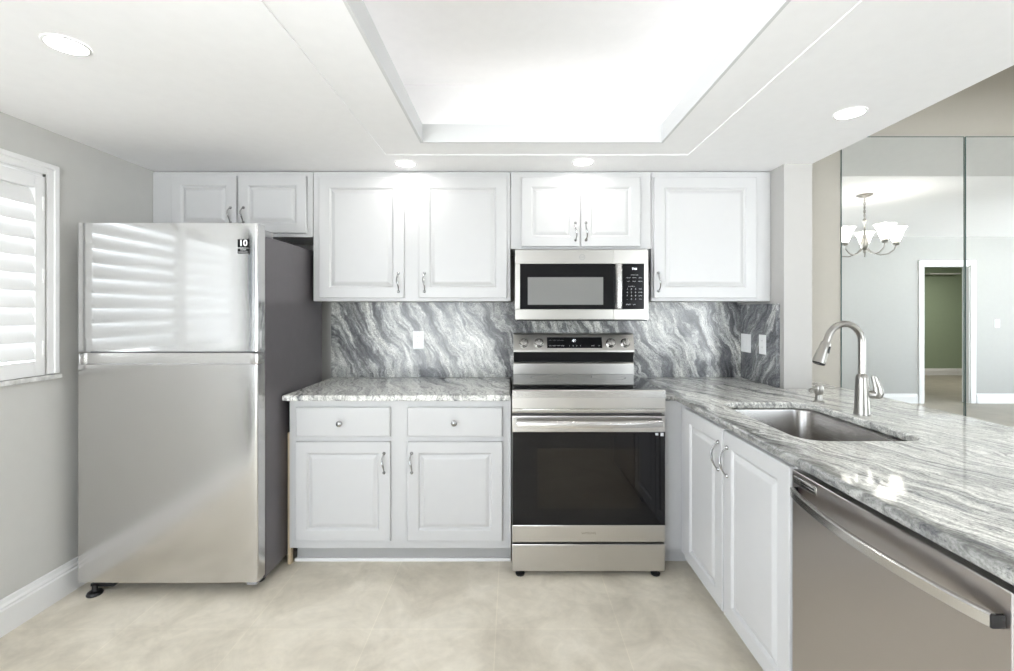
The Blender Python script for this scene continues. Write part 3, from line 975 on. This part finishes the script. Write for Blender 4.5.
bm = bm_new(); add_box(bm, hw - 0.06, hw - 0.012, 0.02, 0.09, 0.045, 0.066, 0.004)
obj('lower_hinge', bm, M['gun_light'], t)
for sx in (-1, 1):
    bm = bm_new()
    yy = 0.022 if sx < 0 else 0.14
    add_lathe(bm, [(0.030, 0), (0.032, 0.006), (0.028, 0.014), (0.012, 0.018), (0.010, 0.045)], (sx * (hw - 0.07), yy, 0.0), 20)
    if sx < 0: add_box(bm, -hw + 0.04, -hw + 0.15, 0.03, 0.12, 0.030, 0.046, 0.004)
    obj('foot', bm, M['black'], t)
for sx in (-1, 1):
    bm = bm_new(); add_lathe(bm, [(0.03, 0), (0.03, 0.045)], (sx * (hw - 0.07), 0.55, 0.0), 16)
    obj('foot', bm, M['black'], t)
# warranty badge on the freezer door
bxm, bzm = (243 - VPX) * 2.09 / F_PX - fcx, CAM_H - (243.2 - HOR) * 2.09 / F_PX
bm = bm_new()
yb = 0.0015
add_box(bm, bxm - 0.026, bxm + 0.026, yb, 0.005, bzm - 0.019, bzm + 0.019)
add_box(bm, bxm - 0.026, bxm + 0.026, yb, 0.005, bzm - 0.0475, bzm - 0.0245)
bd = obj('badge', bm, M['print_black'], fd, smooth=False); bd['label'] = 'small black warranty sticker reading 10'
text('badge_number', '10', 0.040, M['plastic'], bd, (bxm, yb - 0.0006, bzm), bold=0.001)
text('badge_text', 'YEAR', 0.012, M['mark'], bd, (bxm, yb - 0.0006, bzm - 0.0305))
text('badge_text', 'WARRANTY', 0.0085, M['mark'], bd, (bxm, yb - 0.0006, bzm - 0.0415))

# ================================================================== RANGE
RX0, RX1, RY = 0.0, 0.7655, 2.240
rc = (RX0 + RX1) / 2; rw = (RX1 - RX0) / 2 - 0.001
t = thing('range', 'stainless steel electric range with black glass oven door', 'oven', (rc, RY, 0))
bm = bm_new(); add_box(bm, -rw + 0.004, rw - 0.004, 0.045, 0.675, 0.030, 0.905)
obj('body', bm, M['gun'], t, smooth=False)
bm = bm_new(); add_box(bm, -rw + 0.002, rw - 0.002, 0.030, 0.610, 0.906, 0.9345, 0.003)
cooktop = obj('cooktop', bm, M['black_glass'], t)
for bxx, byy, br_ in ((-0.19, 0.17, 0.11), (0.19, 0.17, 0.09), (-0.19, 0.44, 0.08), (0.19, 0.44, 0.10)):
    bm = bm_new()
    add_rings(bm, [[(bxx + r * math.cos(2 * PI * k / 40), byy + r * math.sin(2 * PI * k / 40), 0.93465) for k in range(40)] for r in (br_, br_ + 0.002)], cap=False)
    obj('burner_ring', bm, M['mark_dim'], cooktop)
bm = bm_new()
add_prism_x(bm, [(0.030, 0.936), (0.004, 0.936), (0.0, 0.931), (0.0, 0.898), (0.030, 0.898)], -rw, rw)
obj('front_lip', bm, M['steel_bright'], t)
bm = bm_new()
add_prism_x(bm, [(0.044, 0.8975), (0.003, 0.8975), (0.003, 0.845), (0.006, 0.840), (0.006, 0.828), (0.010, 0.820), (0.044, 0.820)], -rw, rw)
fp = obj('front_panel', bm, M['steel'], t)
bm = bm_new(); add_box(bm, -rw + 0.05, rw - 0.05, -0.0005, 0.0025, 0.8385, 0.8425, 0.001)
obj('trim_bar', bm, M['steel_bright'], fp)
# oven door
bm = bm_new()
add_box(bm, -rw, rw, 0.004, 0.040, 0.7255, 0.807, 0.003)
add_box(bm, -rw, rw, 0.004, 0.040, 0.177, 0.2615, 0.003)
add_box(bm, -rw, rw, 0.012, 0.040, 0.2615, 0.7255)
od = obj('oven_door', bm, M['steel'], t)
bm = bm_new(); add_box(bm, -rw + 0.001, rw - 0.001, 0.005, 0.0118, 0.2620, 0.7250)
gl = obj('door_glass', bm, M['black_glass'], od, smooth=False)
bm = bm_new(); add_box(bm, -rw + 0.125, rw - 0.125, 0.0042, 0.0052, 0.345, 0.645)
obj('oven_window', bm, M['oven_glass'], gl, smooth=False)
bm = bm_new()
pts = [(-rw + 0.022, 0.004, 0.776)] + [(-rw + 0.022 + (2 * rw - 0.044) * k / 20, -0.026 - 0.026 * math.sin(PI * k / 20), 0.776) for k in range(21)] + [(rw - 0.022, 0.004, 0.776)]
rings = []
hh = 0.016
for i, p in enumerate(pts):
    rings.append([(p[0], p[1] + a, p[2] + b) for a, b in ((-0.006, hh * 0.7), (-0.009, 0), (-0.006, -hh), (0.008, -hh), (0.008, hh), (0.0, hh))])
add_rings(bm, rings)
obj('handle', bm, M['steel_bright'], od, ang=0.9)
bm = bm_new()
add_box(bm, rw - 0.024, rw - 0.008, 0.0035, 0.005, 0.706, 0.7235); add_box(bm, rw - 0.049, rw - 0.035, 0.0035, 0.005, 0.710, 0.7225)
obj('sticker', bm, M['mark'], gl, smooth=False)
text('brand_lettering', 'SAMSUNG', 0.016, M['mark_dark'], od, (0.0, 0.0036, 0.222))
bm = bm_new(); add_box(bm, -rw, rw, 0.006, 0.044, 0.031, 0.165, 0.003)
obj('drawer', bm, M['steel'], t)
for sx in (-1, 1):
    for yy in (0.035, 0.60):
        bm = bm_new(); add_lathe(bm, [(0.022, 0), (0.024, 0.008), (0.012, 0.014), (0.012, 0.031)], (sx * (rw - 0.04), yy, 0), 16)
        obj('foot', bm, M['black'], t)
# backguard with controls
y0 = 2.820 - RY
bm = bm_new()
add_prism_x(bm, [(y0, 0.935), (y0, 0.999), (y0 + 0.004, 1.006), (y0 + 0.012, 1.010), (y0 + 0.105, 1.010), (y0 + 0.105, 0.935)], -rw + 0.008, rw - 0.002)
obj('backguard', bm, M['steel_mw'], t)
bm = bm_new()
add_prism_x(bm, [(y0 + 0.015, 1.0105), (y0 - 0.004, 1.0745), (y0 + 0.105, 1.0745), (y0 + 0.105, 1.0105)], -rw + 0.009, rw - 0.003)
obj('vent_recess', bm, M['black'], t)
bm = bm_new()
yt, yb_ = y0 + 0.012, y0 - 0.020
zt, zb = 1.187, 1.075
add_prism_x(bm, [(yb_, zb), (yb_, zb + 0.010), (yt, zt - 0.006), (yt + 0.006, zt), (y0 + 0.105, zt), (y0 + 0.105, zb)], -rw + 0.008, rw - 0.002)
cp = obj('control_panel', bm, M['steel_mw'], t)
tilt = math.atan2(yt - yb_, zt - 0.006 - zb - 0.010)
nrm = Vector((0, -math.cos(tilt), math.sin(tilt)))
def on_panel(px, py, out=0.0):
    z = CAM_H - (py - HOR) * 2.805 / F_PX
    y = yb_ + (z - zb - 0.010) * math.tan(tilt)
    x = (px - VPX) * (y + RY) / F_PX - rc
    return Vector((x, y, z)) + nrm * out
for kx in (523.7, 538.8, 610.8, 625.3):
    c = on_panel(kx, 343.2)
    bm = bm_new()
    add_lathe(bm, [(0.030, 0.0), (0.030, 0.005), (0.0255, 0.008), (0.0240, 0.026), (0.021, 0.030), (0.004, 0.031)], c, 26, nrm)
    q = Vector((0, 0, 1)).rotation_difference(nrm)
    kn = obj('knob', bm, M['steel_bright'], t)
    bm = bm_new()
    vs = add_box(bm, -0.005, 0.005, -0.021, 0.021, 0.0312, 0.037)
    q = Vector((0, 0, 1)).rotation_difference(nrm)
    for v in vs: v.co = c + q @ v.co
    obj('grip', bm, M['steel_bright'], kn)
c = on_panel(574.5, 342.8)
def plate(bm, c, w, h, out0, out1):
    u = Vector((1, 0, 0)); v = Vector((0, math.sin(tilt), math.cos(tilt)))
    add_rings(bm, [[c + u * a * w / 2 + v * b * h / 2 + nrm * o_ for a, b in ((-1, -1), (1, -1), (1, 1), (-1, 1))] for o_ in (out0, out1)])
bm = bm_new(); plate(bm, c, 0.344, 0.070, 0.0002, 0.0016)
dsp = obj('display', bm, M['black_panel'], cp, smooth=False)
rt = (PI / 2 - tilt, 0, 0)
text('lit_digits', '46', 0.024, M['digits'], dsp, on_panel(574.0, 341.0, 0.0018), rt, bold=0.0008)
row1 = [('BAKE', 549.5), ('BROIL', 553.8), ('CLEAN', 558.0), ('WARM', 562.3)]
for i, px in enumerate((550.3, 554.2, 558.3, 562.4, 569.3, 573.2, 576.6, 580.4, 593.0, 599.0)):
    text('key_print', ('BAKE', 'ROAST', 'WARM', 'CLEAN', '1', '2', '3', '4', 'START', 'OFF')[i], 0.0068 if not 3 < i < 8 else 0.011, M['mark'], dsp, on_panel(px, 345.9, 0.0018), rt)
for i, px in enumerate((550.3, 554.2, 558.3, 562.4)):
    text('key_print', ('BROIL', 'TIMER', 'CLOCK', 'LIGHT')[i], 0.0068, M['mark_dim'], dsp, on_panel(px, 340.6, 0.0018), rt)

# ================================================================== MICROWAVE
MD = 2.550
def mx_(px): return (px - VPX) * MD / F_PX
def mz_(py): return CAM_H - (py - HOR) * MD / F_PX
mx0, mx1, mz0, mz1 = mx_(515), mx_(649.6), mz_(319.6), mz_(249.3)
mc = (mx0 + mx1) / 2; mw = (mx1 - mx0) / 2
t = thing('microwave', 'stainless steel over-the-range microwave mounted under the short cabinet', 'microwave', (mc, MD, mz0))
mh = mz1 - mz0
def lx(px): return mx_(px) - mc
def lz(py): return mz_(py) - mz0
bm = bm_new(); add_box(bm, -mw + 0.004, mw - 0.004, 0.040, Y_BACK - 0.022 - MD, 0.004, mh - 0.003)
obj('body', bm, M['gun'], t, smooth=False)
bm = bm_new()
sp_ = lx(613.9)   # door / control split
# front shell: frame round the openings, right end curved back
add_box(bm, -mw, sp_, 0.0, 0.038, lz(263.8), mh, 0.003)
add_box(bm, -mw, sp_, 0.0, 0.038, 0.0, lz(309.2), 0.003)
add_box(bm, -mw, lx(520), 0.0, 0.038, lz(309.2), lz(263.8), 0.001)
dr = obj('door', bm, M['steel_mw'], t)
bm = bm_new(); add_box(bm, lx(520), sp_, 0.002, 0.037, lz(309.2), lz(263.8))
dg = obj('door_glass', bm, M['black_panel'], dr, smooth=False)
bm = bm_new(); add_box(bm, lx(527.8), lx(603.2), 0.0008, 0.0022, lz(304.7), lz(277.2))
obj('window', bm, M['mw_glass'], dg, smooth=False)
bm = bm_new()
hx0, hx1 = lx(614.6), lx(621.4)
add_rings(bm, [[(x, y, z) for x, y in ((hx0, 0.0), (hx0, -0.022 - b), (hx0 + 0.008, -0.032 - b), (hx1 - 0.008, -0.032 - b), (hx1, -0.022 - b), (hx1, 0.0))]
               for z, b in ((lz(308.6), 0.0), (lz(300), 0.006), (lz(286), 0.009), (lz(272), 0.006), (lz(263.8), 0.0))])
obj('handle', bm, M['steel_bright'], dr, ang=0.5)
bm = bm_new()
add_box(bm, sp_ + 0.0005, mw - 0.03, 0.001, 0.038, lz(263.8), mh, 0.002)
add_box(bm, sp_ + 0.0005, mw - 0.03, 0.001, 0.038, 0.0, lz(309.2), 0.002)
poly = [(mw - 0.0305, 0.038), (mw - 0.0305, 0.001), (mw - 0.014, 0.001), (mw - 0.006, 0.006), (mw - 0.001, 0.018), (mw, 0.038)]
add_prism_z(bm, poly, 0.0, mh)
cf = obj('control_frame', bm, M['steel_mw'], t)
bm = bm_new(); add_box(bm, sp_ + 0.0008, mw - 0.0308, 0.0015, 0.036, lz(309.0), lz(264.0))
kp = obj('keypad', bm, M['black_panel'], cf, smooth=False)
K = [0.0008]
text('lit_digits', '7:46', 0.016, M['digits'], kp, (lx(634.6), 0.0012, lz(268.8)), bold=0.0004)
text('key_print', 'EXPRESS COOK', 0.0058, M['mark'], kp, (lx(634.5), 0.0012, lz(275.0)))
text('key_print', 'AUTO MENUS', 0.0058, M['mark'], kp, (lx(631.5), 0.0012, lz(286.4)))
for j, py in enumerate((277.8, 281.3)):
    for i, px in enumerate((628.4, 634.3, 640.3)):
        text('key_print', (('POPCORN', 'POTATO', 'BEVER'), ('COOK', 'REHEAT', 'DEFROST'))[j][i], 0.0055, M['mark'], kp, (lx(px), 0.0012, lz(py)))
for j, py in enumerate((289.0, 292.4, 295.8, 299.2)):
    for i, px in enumerate((627.4, 631.5, 635.6)):
        text('key_print', (('1', '2', '3'), ('4', '5', '6'), ('7', '8', '9'), ('-', '0', '+'))[j][i], 0.013, M['mark'], kp, (lx(px), 0.0012, lz(py)))
    text('key_print', ('TIMER', 'POWER', 'CLOCK', 'TURN')[j], 0.0062, M['mark'], kp, (lx(640.4), 0.0012, lz(py)))
text('key_print', 'START', 0.010, M['mark'], kp, (lx(628.6), 0.0012, lz(304.6)))
text('key_print', 'OFF', 0.008, M['mark'], kp, (lx(634.4), 0.0012, lz(304.6)))
# round emblem
bm = bm_new()
lc = (lx(582.2), -0.0002, lz(257.2))
add_lathe(bm, [(0.0165, 0), (0.0165, 0.0012), (0.0140, 0.0012), (0.0140, 0.0004)], lc, 28, (0, -1, 0), cap=False)
em = obj('emblem', bm, M['gun_light'], dr)
text('emblem_letters', 'GE', 0.017, M['gun_light'], em, (lc[0], -0.0008, lc[2]))
bm = bm_new()
add_box(bm, -mw + 0.01, mw - 0.01, 0.015, 0.36, -0.008, 0.0035)
for k in range(2):
    add_box(bm, -0.28 + 0.34 * k, -0.06 + 0.34 * k, 0.10, 0.25, -0.012, -0.0082)
obj('underside_vent', bm, M['black'], t, smooth=False)

# ================================================================== DISHWASHER (faces -X)
DYA, DYB = 1.362, 0.757
DF = 0.846
t = thing('dishwasher', 'stainless steel dishwasher with a long bowed handle under the peninsula worktop', 'dishwasher', (DF, DYA, 0), -PI / 2)
DL = DYA - DYB
bm = bm_new(); add_box(bm, 0.004, DL - 0.004, 0.030, 0.58, 0.10, 0.850)
obj('body', bm, M['gun'], t, smooth=False)
bm = bm_new(); add_box(bm, 0.002, DL - 0.002, 0.0, 0.028, 0.105, 0.8535, 0.004)
dd = obj('door', bm, M['steel_dw'], t)
bm = bm_new(); add_box(bm, 0.006, DL - 0.006, 0.06, 0.075, 0.0, 0.10)
obj('toe_kick', bm, M['black'], t, smooth=False)
bm = bm_new()
pts = []
n = 30
xs0, xs1 = 0.030, DL - 0.018
for k in range(n + 1):
    u = k / n
    pts.append((xs0 + (xs1 - xs0) * u, -0.016 - 0.036 * math.sin(PI * u) ** 0.75, 0.797))
rings = [[(xs0, 0.002 + a, 0.797 + b) for a, b in ((-0.005, 0.013), (-0.005, -0.013), (0.0, -0.013), (0.0, 0.013))]]
rings = []
for p in [(xs0, 0.001, 0.797)] + pts + [(xs1, 0.001, 0.797)]:
    rings.append([(p[0], p[1] + a, p[2] + b) for a, b in ((-0.005, 0.012), (-0.0075, 0.009), (-0.0075, -0.011), (-0.005, -0.014), (0.004, -0.014), (0.006, -0.008), (0.006, 0.008), (0.004, 0.012))])
add_rings(bm, rings)
hd = obj('handle', bm, M['steel_bright'], dd, ang=0.6)
bm = bm_new(); add_box(bm, xs1 - 0.001, xs1 + 0.005, -0.024, 0.0, 0.785, 0.808, 0.002)
obj('handle_end', bm, M['black'], hd)
bm = bm_new(); add_box(bm, 0.012, 0.112, -0.0015, 0.0005, 0.815, 0.838, 0.0008)
lb = obj('nameplate', bm, M['steel_bright'], dd)
for zz, xa_, xb_ in ((0.8295, 0.046, 0.104), (0.8215, 0.050, 0.106)):
    bm = bm_new(); add_box(bm, xa_, xb_, -0.0019, -0.0014, zz - 0.0022, zz + 0.0022)
    obj('print_line', bm, M['print_black'], lb, smooth=False)

# ================================================================== SINK, FAUCET, DISPENSER
scx, scy = (SX0 + SX1) / 2, (SY0 + SY1) / 2
t = thing('sink', 'undermount stainless steel single-bowl sink in the peninsula worktop', 'sink', (scx, scy, 0.66))
hx, hy = (SX1 - SX0) / 2, (SY1 - SY0) / 2
bm = bm_new()
prof = [(0.020, 0.2065, 0.08), (-0.006, 0.2065, 0.07), (-0.008, 0.200, 0.07), (-0.010, 0.05, 0.07), (-0.016, 0.022, 0.07), (-0.035, 0.008, 0.075), (-0.07, 0.003, 0.09), (-0.19, 0.0, 0.015)]
rings = [[(x, y, z) for x, y in rrect(0, 0, hx + g, hy + g, min(r, hx + g - 0.001))] for g, z, r in prof]
VR = add_rings(bm, rings, cap=False)
bm.faces.new(VR[-1])
obj('basin', bm, M['steel_sink'], t, ang=0.9, keep=True)
bm = bm_new(); add_lathe(bm, [(0.045, 0.0012), (0.043, 0.004), (0.032, 0.003), (0.030, 0.0015), (0.003, 0.0015)], (0, 0, 0), 28)
obj('drain', bm, M['steel_bright'], t)

fx, fy = 1.462, 1.880
t = thing('faucet', 'brushed nickel gooseneck pull-down faucet behind the sink', 'faucet', (fx, fy, ZC1 + 0.0005))
bm = bm_new()
add_lathe(bm, [(0.0295, 0), (0.0295, 0.004), (0.0285, 0.008), (0.0245, 0.090), (0.0225, 0.150), (0.0215, 0.158), (0.017, 0.166), (0.0145, 0.170)], (0, 0, 0), 30)
obj('body', bm, M['nickel'], t)
bm = bm_new()
R = 0.078; zs = 0.300
pts = [(0, 0, 0.165), (0, 0, 0.21), (0, 0, 0.255), (0, 0, zs)]
dirx, diry = -0.995, -0.10
for k in range(1, 19):
    a = k / 18 * math.radians(163)
    r_ = R * (1 - math.cos(a))
    pts.append((dirx * r_, diry * r_, zs + R * math.sin(a)))
lastp = Vector(pts[-1]); dv = (Vector(pts[-1]) - Vector(pts[-2])).normalized()
pts.append(tuple(lastp + dv * 0.022)); lastp = Vector(pts[-1])
add_tube(bm, pts, 0.0135, 18)
sp = obj('spout', bm, M['nickel'], t)
bm = bm_new()
q0 = lastp
add_tube(bm, [q0 - dv * 0.001, q0 + dv * 0.003, q0 + dv * 0.030, q0 + dv * 0.076, q0 + dv * 0.092], [0.0145, 0.0175, 0.0190, 0.0240, 0.0245], 22)
hdd = obj('spray_head', bm, M['nickel'], sp)
bm = bm_new()
add_tube(bm, [q0 + dv * 0.092, q0 + dv * 0.097], [0.0235, 0.0205], 22)
obj('nozzle_ring', bm, M['black'], hdd)
bm = bm_new()
side = Vector((0.55, -0.80, 0.25)).normalized()
cbn = q0 + dv * 0.030
for sgn, off_ in ((1, 0.0),):
    p0_ = cbn + Vector((0.0125, -0.0115, 0.010)); p1_ = p0_ + dv * 0.030 + Vector((0.0025, -0.0015, 0.001))
    add_tube(bm, [p0_, p1_], [0.0075, 0.0075], 10)
obj('spray_button', bm, M['black'], hdd)
bm = bm_new()
hv = Vector((0.93, -0.36, 0.0)).normalized()
b0 = Vector((0, 0, 0.085))
add_tube(bm, [b0 + hv * 0.015, b0 + hv * 0.036, b0 + hv * 0.044], [0.0165, 0.0165, 0.0150], 20)
lv = obj('lever_hub', bm, M['nickel'], t)
bm = bm_new()
c0 = b0 + hv * 0.044
pv = Vector((-hv.y, hv.x, 0))
rings = []
for z, c_, w_, h_ in ((-0.016, 0.008, 0.010, 0.006), (-0.012, 0.010, 0.015, 0.009), (0.004, 0.013, 0.019, 0.010), (0.022, 0.012, 0.0175, 0.009), (0.050, 0.005, 0.0140, 0.007), (0.076, -0.002, 0.0105, 0.006), (0.078, -0.002, 0.008, 0.004)):
    rings.append([c0 + hv * (c_ + w_ * math.cos(a)) + pv * (h_ * math.sin(a)) + Vector((0, 0, z)) for a in [2 * PI * k / 20 for k in range(20)]])
add_rings(bm, rings)
obj('lever', bm, M['nickel'], lv)

t = thing('soap_dispenser', 'small brushed nickel soap dispenser pump beside the faucet', 'soap dispenser', (1.452, 2.130, ZC1 + 0.0005))
bm = bm_new()
add_lathe(bm, [(0.024, 0), (0.024, 0.004), (0.016, 0.010), (0.0145, 0.036), (0.0185, 0.042), (0.0185, 0.074), (0.015, 0.082), (0.003, 0.084)], (0, 0, 0), 22)
obj('pump', bm, M['nickel'], t)
bm = bm_new()
add_tube(bm, [(0, 0, 0.064), (-0.030, -0.01, 0.066), (-0.048, -0.016, 0.062), (-0.053, -0.018, 0.050)], [0.0085, 0.008, 0.0075, 0.006], 12)
obj('spout', bm, M['nickel'], t)

# ================================================================== LIGHT FIXTURES
def downlight(x, y, label, z=Z_SOFFIT, power=P_DOWN, group='recessed ceiling downlights'):
    t = thing('recessed_downlight', label, 'ceiling light', (x, y, z - 0.0005), 0, group)
    bm = bm_new()
    add_lathe(bm, [(0.058, 0.0), (0.058, -0.002), (0.055, -0.004), (0.050, -0.004), (0.049, -0.001)], (0, 0, 0), 36, cap=False)
    obj('trim_ring', bm, M['trim'], t)
    bm = bm_new()
    add_lathe(bm, [(0.0495, -0.001), (0.0495, -0.0035), (0.001, -0.004)], (0, 0, 0), 36)
    obj('lens', bm, M['lens'], t)
    area_light('downlight_lamp', (0, 0, -0.010), (0, 0, 0), 0.10, 0.10, power, (1.0, 0.975, 0.94), parent=t, shape='DISK')
    return t
downlight(-1.367, 1.382, 'round recessed downlight in the ceiling in front of the refrigerator')
downlight(-0.589, 2.490, 'round recessed downlight above the tall two-door wall cabinet')
downlight(0.389, 2.467, 'round recessed downlight above the microwave cabinet')
downlight(1.395, 1.857, 'round recessed downlight above the peninsula sink')
downlight(-1.367, -0.4, 'added unseen fill downlight behind the camera on the window side')  # this and the next two are out of view, added as fill
downlight(1.395, 0.2, 'added unseen fill downlight above the near end of the peninsula')
downlight(0.1, -0.95, 'added unseen fill downlight near the rear kitchen wall')

# led strips on the ledge of the tray
def strip(x0, x1, y0, y1, label, rot, sx, sy, pw):
    bm = bm_new(); add_box(bm, x0, x1, y0, y1, ZL + 0.001, ZL + 0.008)
    o = tag(obj('led_strip', bm, M['led'], smooth=False), label, 'light strip', 'led strips in the ceiling tray')
    area_light('led_lamp', ((x0 + x1) / 2, (y0 + y1) / 2, ZL + 0.012), (PI, 0, 0), sx, sy, pw, (1, 0.99, 0.975))
    return o
strip(TX0 - 0.09, TX0 - 0.06, TY0, TY1, 'led strip hidden on the left ledge of the ceiling tray', 0, 0.03, TY1 - TY0, P_COVE)
strip(TX1 + 0.06, TX1 + 0.09, TY0, TY1, 'led strip hidden on the right ledge of the ceiling tray', 0, 0.03, TY1 - TY0, P_COVE)
strip(TX0, TX1, TY1 + 0.06, TY1 + 0.09, 'led strip hidden on the far ledge of the ceiling tray', 0, TX1 - TX0, 0.03, P_COVE * 0.5)
strip(TX0, TX1, TY0 - 0.09, TY0 - 0.06, 'led strip hidden on the near ledge of the ceiling tray', 0, TX1 - TX0, 0.03, P_COVE * 0.5)

# unseen flush light added to brighten the green room
t = thing('added_flush_light', 'added unseen flush light brightening the green room beyond the doorway', 'ceiling light', (8.2, -2.4, 2.419))
bm = bm_new(); add_lathe(bm, [(0.16, 0), (0.16, -0.02), (0.15, -0.03)], (0, 0, 0), 30); obj('base', bm, M['nickel'], t)
bm = bm_new(); add_lathe(bm, [(0.148, -0.031), (0.13, -0.06), (0.07, -0.085), (0.002, -0.092)], (0, 0, 0), 30); obj('glass_bowl', bm, M['shade'], t)
area_light('added_flush_lamp', (0, 0, -0.11), (0, 0, 0), 0.25, 0.25, P_BACK, (1, 0.95, 0.88), parent=t, shape='DISK')

# chandelier over the dining table place, seen in the mirror
chx, chy = 3.24, 1.39
t = thing('chandelier', 'five-arm brushed nickel chandelier with white bell shades, seen in the mirror', 'chandelier', (chx, chy, Z_DINE))
bm = bm_new(); add_lathe(bm, [(0.065, 0), (0.065, -0.008), (0.04, -0.022), (0.012, -0.030)], (0, 0, 0), 26); obj('canopy', bm, M['nickel'], t)
bm = bm_new()
add_tube(bm, [(0, 0, -0.028), (0, 0, -0.22)], 0.005, 10)
for k in range(5):
    zc = -0.05 - 0.035 * k
    ring = [(0.010 * math.cos(a), 0, zc + 0.018 * math.sin(a)) if k % 2 else (0, 0.010 * math.cos(a), zc + 0.018 * math.sin(a)) for a in [2 * PI * i / 12 for i in range(13)]]
    add_tube(bm, ring, 0.0022, 6)
obj('chain', bm, M['nickel'], t)
bm = bm_new()
add_lathe(bm, [(0.003, -0.215), (0.012, -0.225), (0.016, -0.240), (0.008, -0.255), (0.009, -0.36), (0.020, -0.40), (0.030, -0.44), (0.034, -0.47), (0.022, -0.50), (0.010, -0.515), (0.014, -0.53), (0.003, -0.55)], (0, 0, 0), 22)
obj('column', bm, M['nickel'], t)
for k in range(5):
    a = 2 * PI * k / 5 + 0.35
    ca, sa = math.cos(a), math.sin(a)
    pr = [(0.02, -0.49), (0.06, -0.535), (0.12, -0.56), (0.18, -0.55), (0.225, -0.515), (0.235, -0.475)]
    P_ = []
    for i in range(len(pr) - 1):
        for s_ in range(4):
            u = s_ / 4
            P_.append((pr[i][0] * (1 - u) + pr[i + 1][0] * u, pr[i][1] * (1 - u) + pr[i + 1][1] * u))
    P_.append(pr[-1])
    bm = bm_new(); add_tube(bm, [(r * ca, r * sa, z) for r, z in P_], 0.0055, 10)
    am = obj('arm', bm, M['nickel'], t)
    bm = bm_new()
    add_lathe(bm, [(0.006, -0.480), (0.026, -0.474), (0.030, -0.462), (0.024, -0.448), (0.022, -0.440)], (0.235 * ca, 0.235 * sa, 0), 20)
    obj('socket_cup', bm, M['nickel'], am)
    bm = bm_new()
    sh = [(0.026, -0.448), (0.036, -0.425), (0.046, -0.395), (0.056, -0.360), (0.072, -0.330), (0.082, -0.318)]
    add_lathe(bm, sh + [(r - 0.003, z) for r, z in sh[::-1]], (0.235 * ca, 0.235 * sa, 0), 26, cap=False)
    obj('lamp_shade', bm, M['shade'], t)
    L = bpy.data.lights.new('chandelier_bulb', 'POINT'); L.energy = P_CHAND / 5; L.color = (1, 0.94, 0.86); L.shadow_soft_size = 0.03
    lo = bpy.data.objects.new('chandelier_bulb', L); COL.objects.link(lo); lo.parent = t; lo.location = (0.235 * ca, 0.235 * sa, -0.33)

# white closet shelf in the green room
bm = bm_new(); add_box(bm, 8.50, 9.12, -3.808, -3.62, 2.08, 2.10, 0.002)
tag(obj('wall_shelf', bm, M['trim']), 'white shelf high on the green wall, seen through the doorway in the mirror', 'shelf')
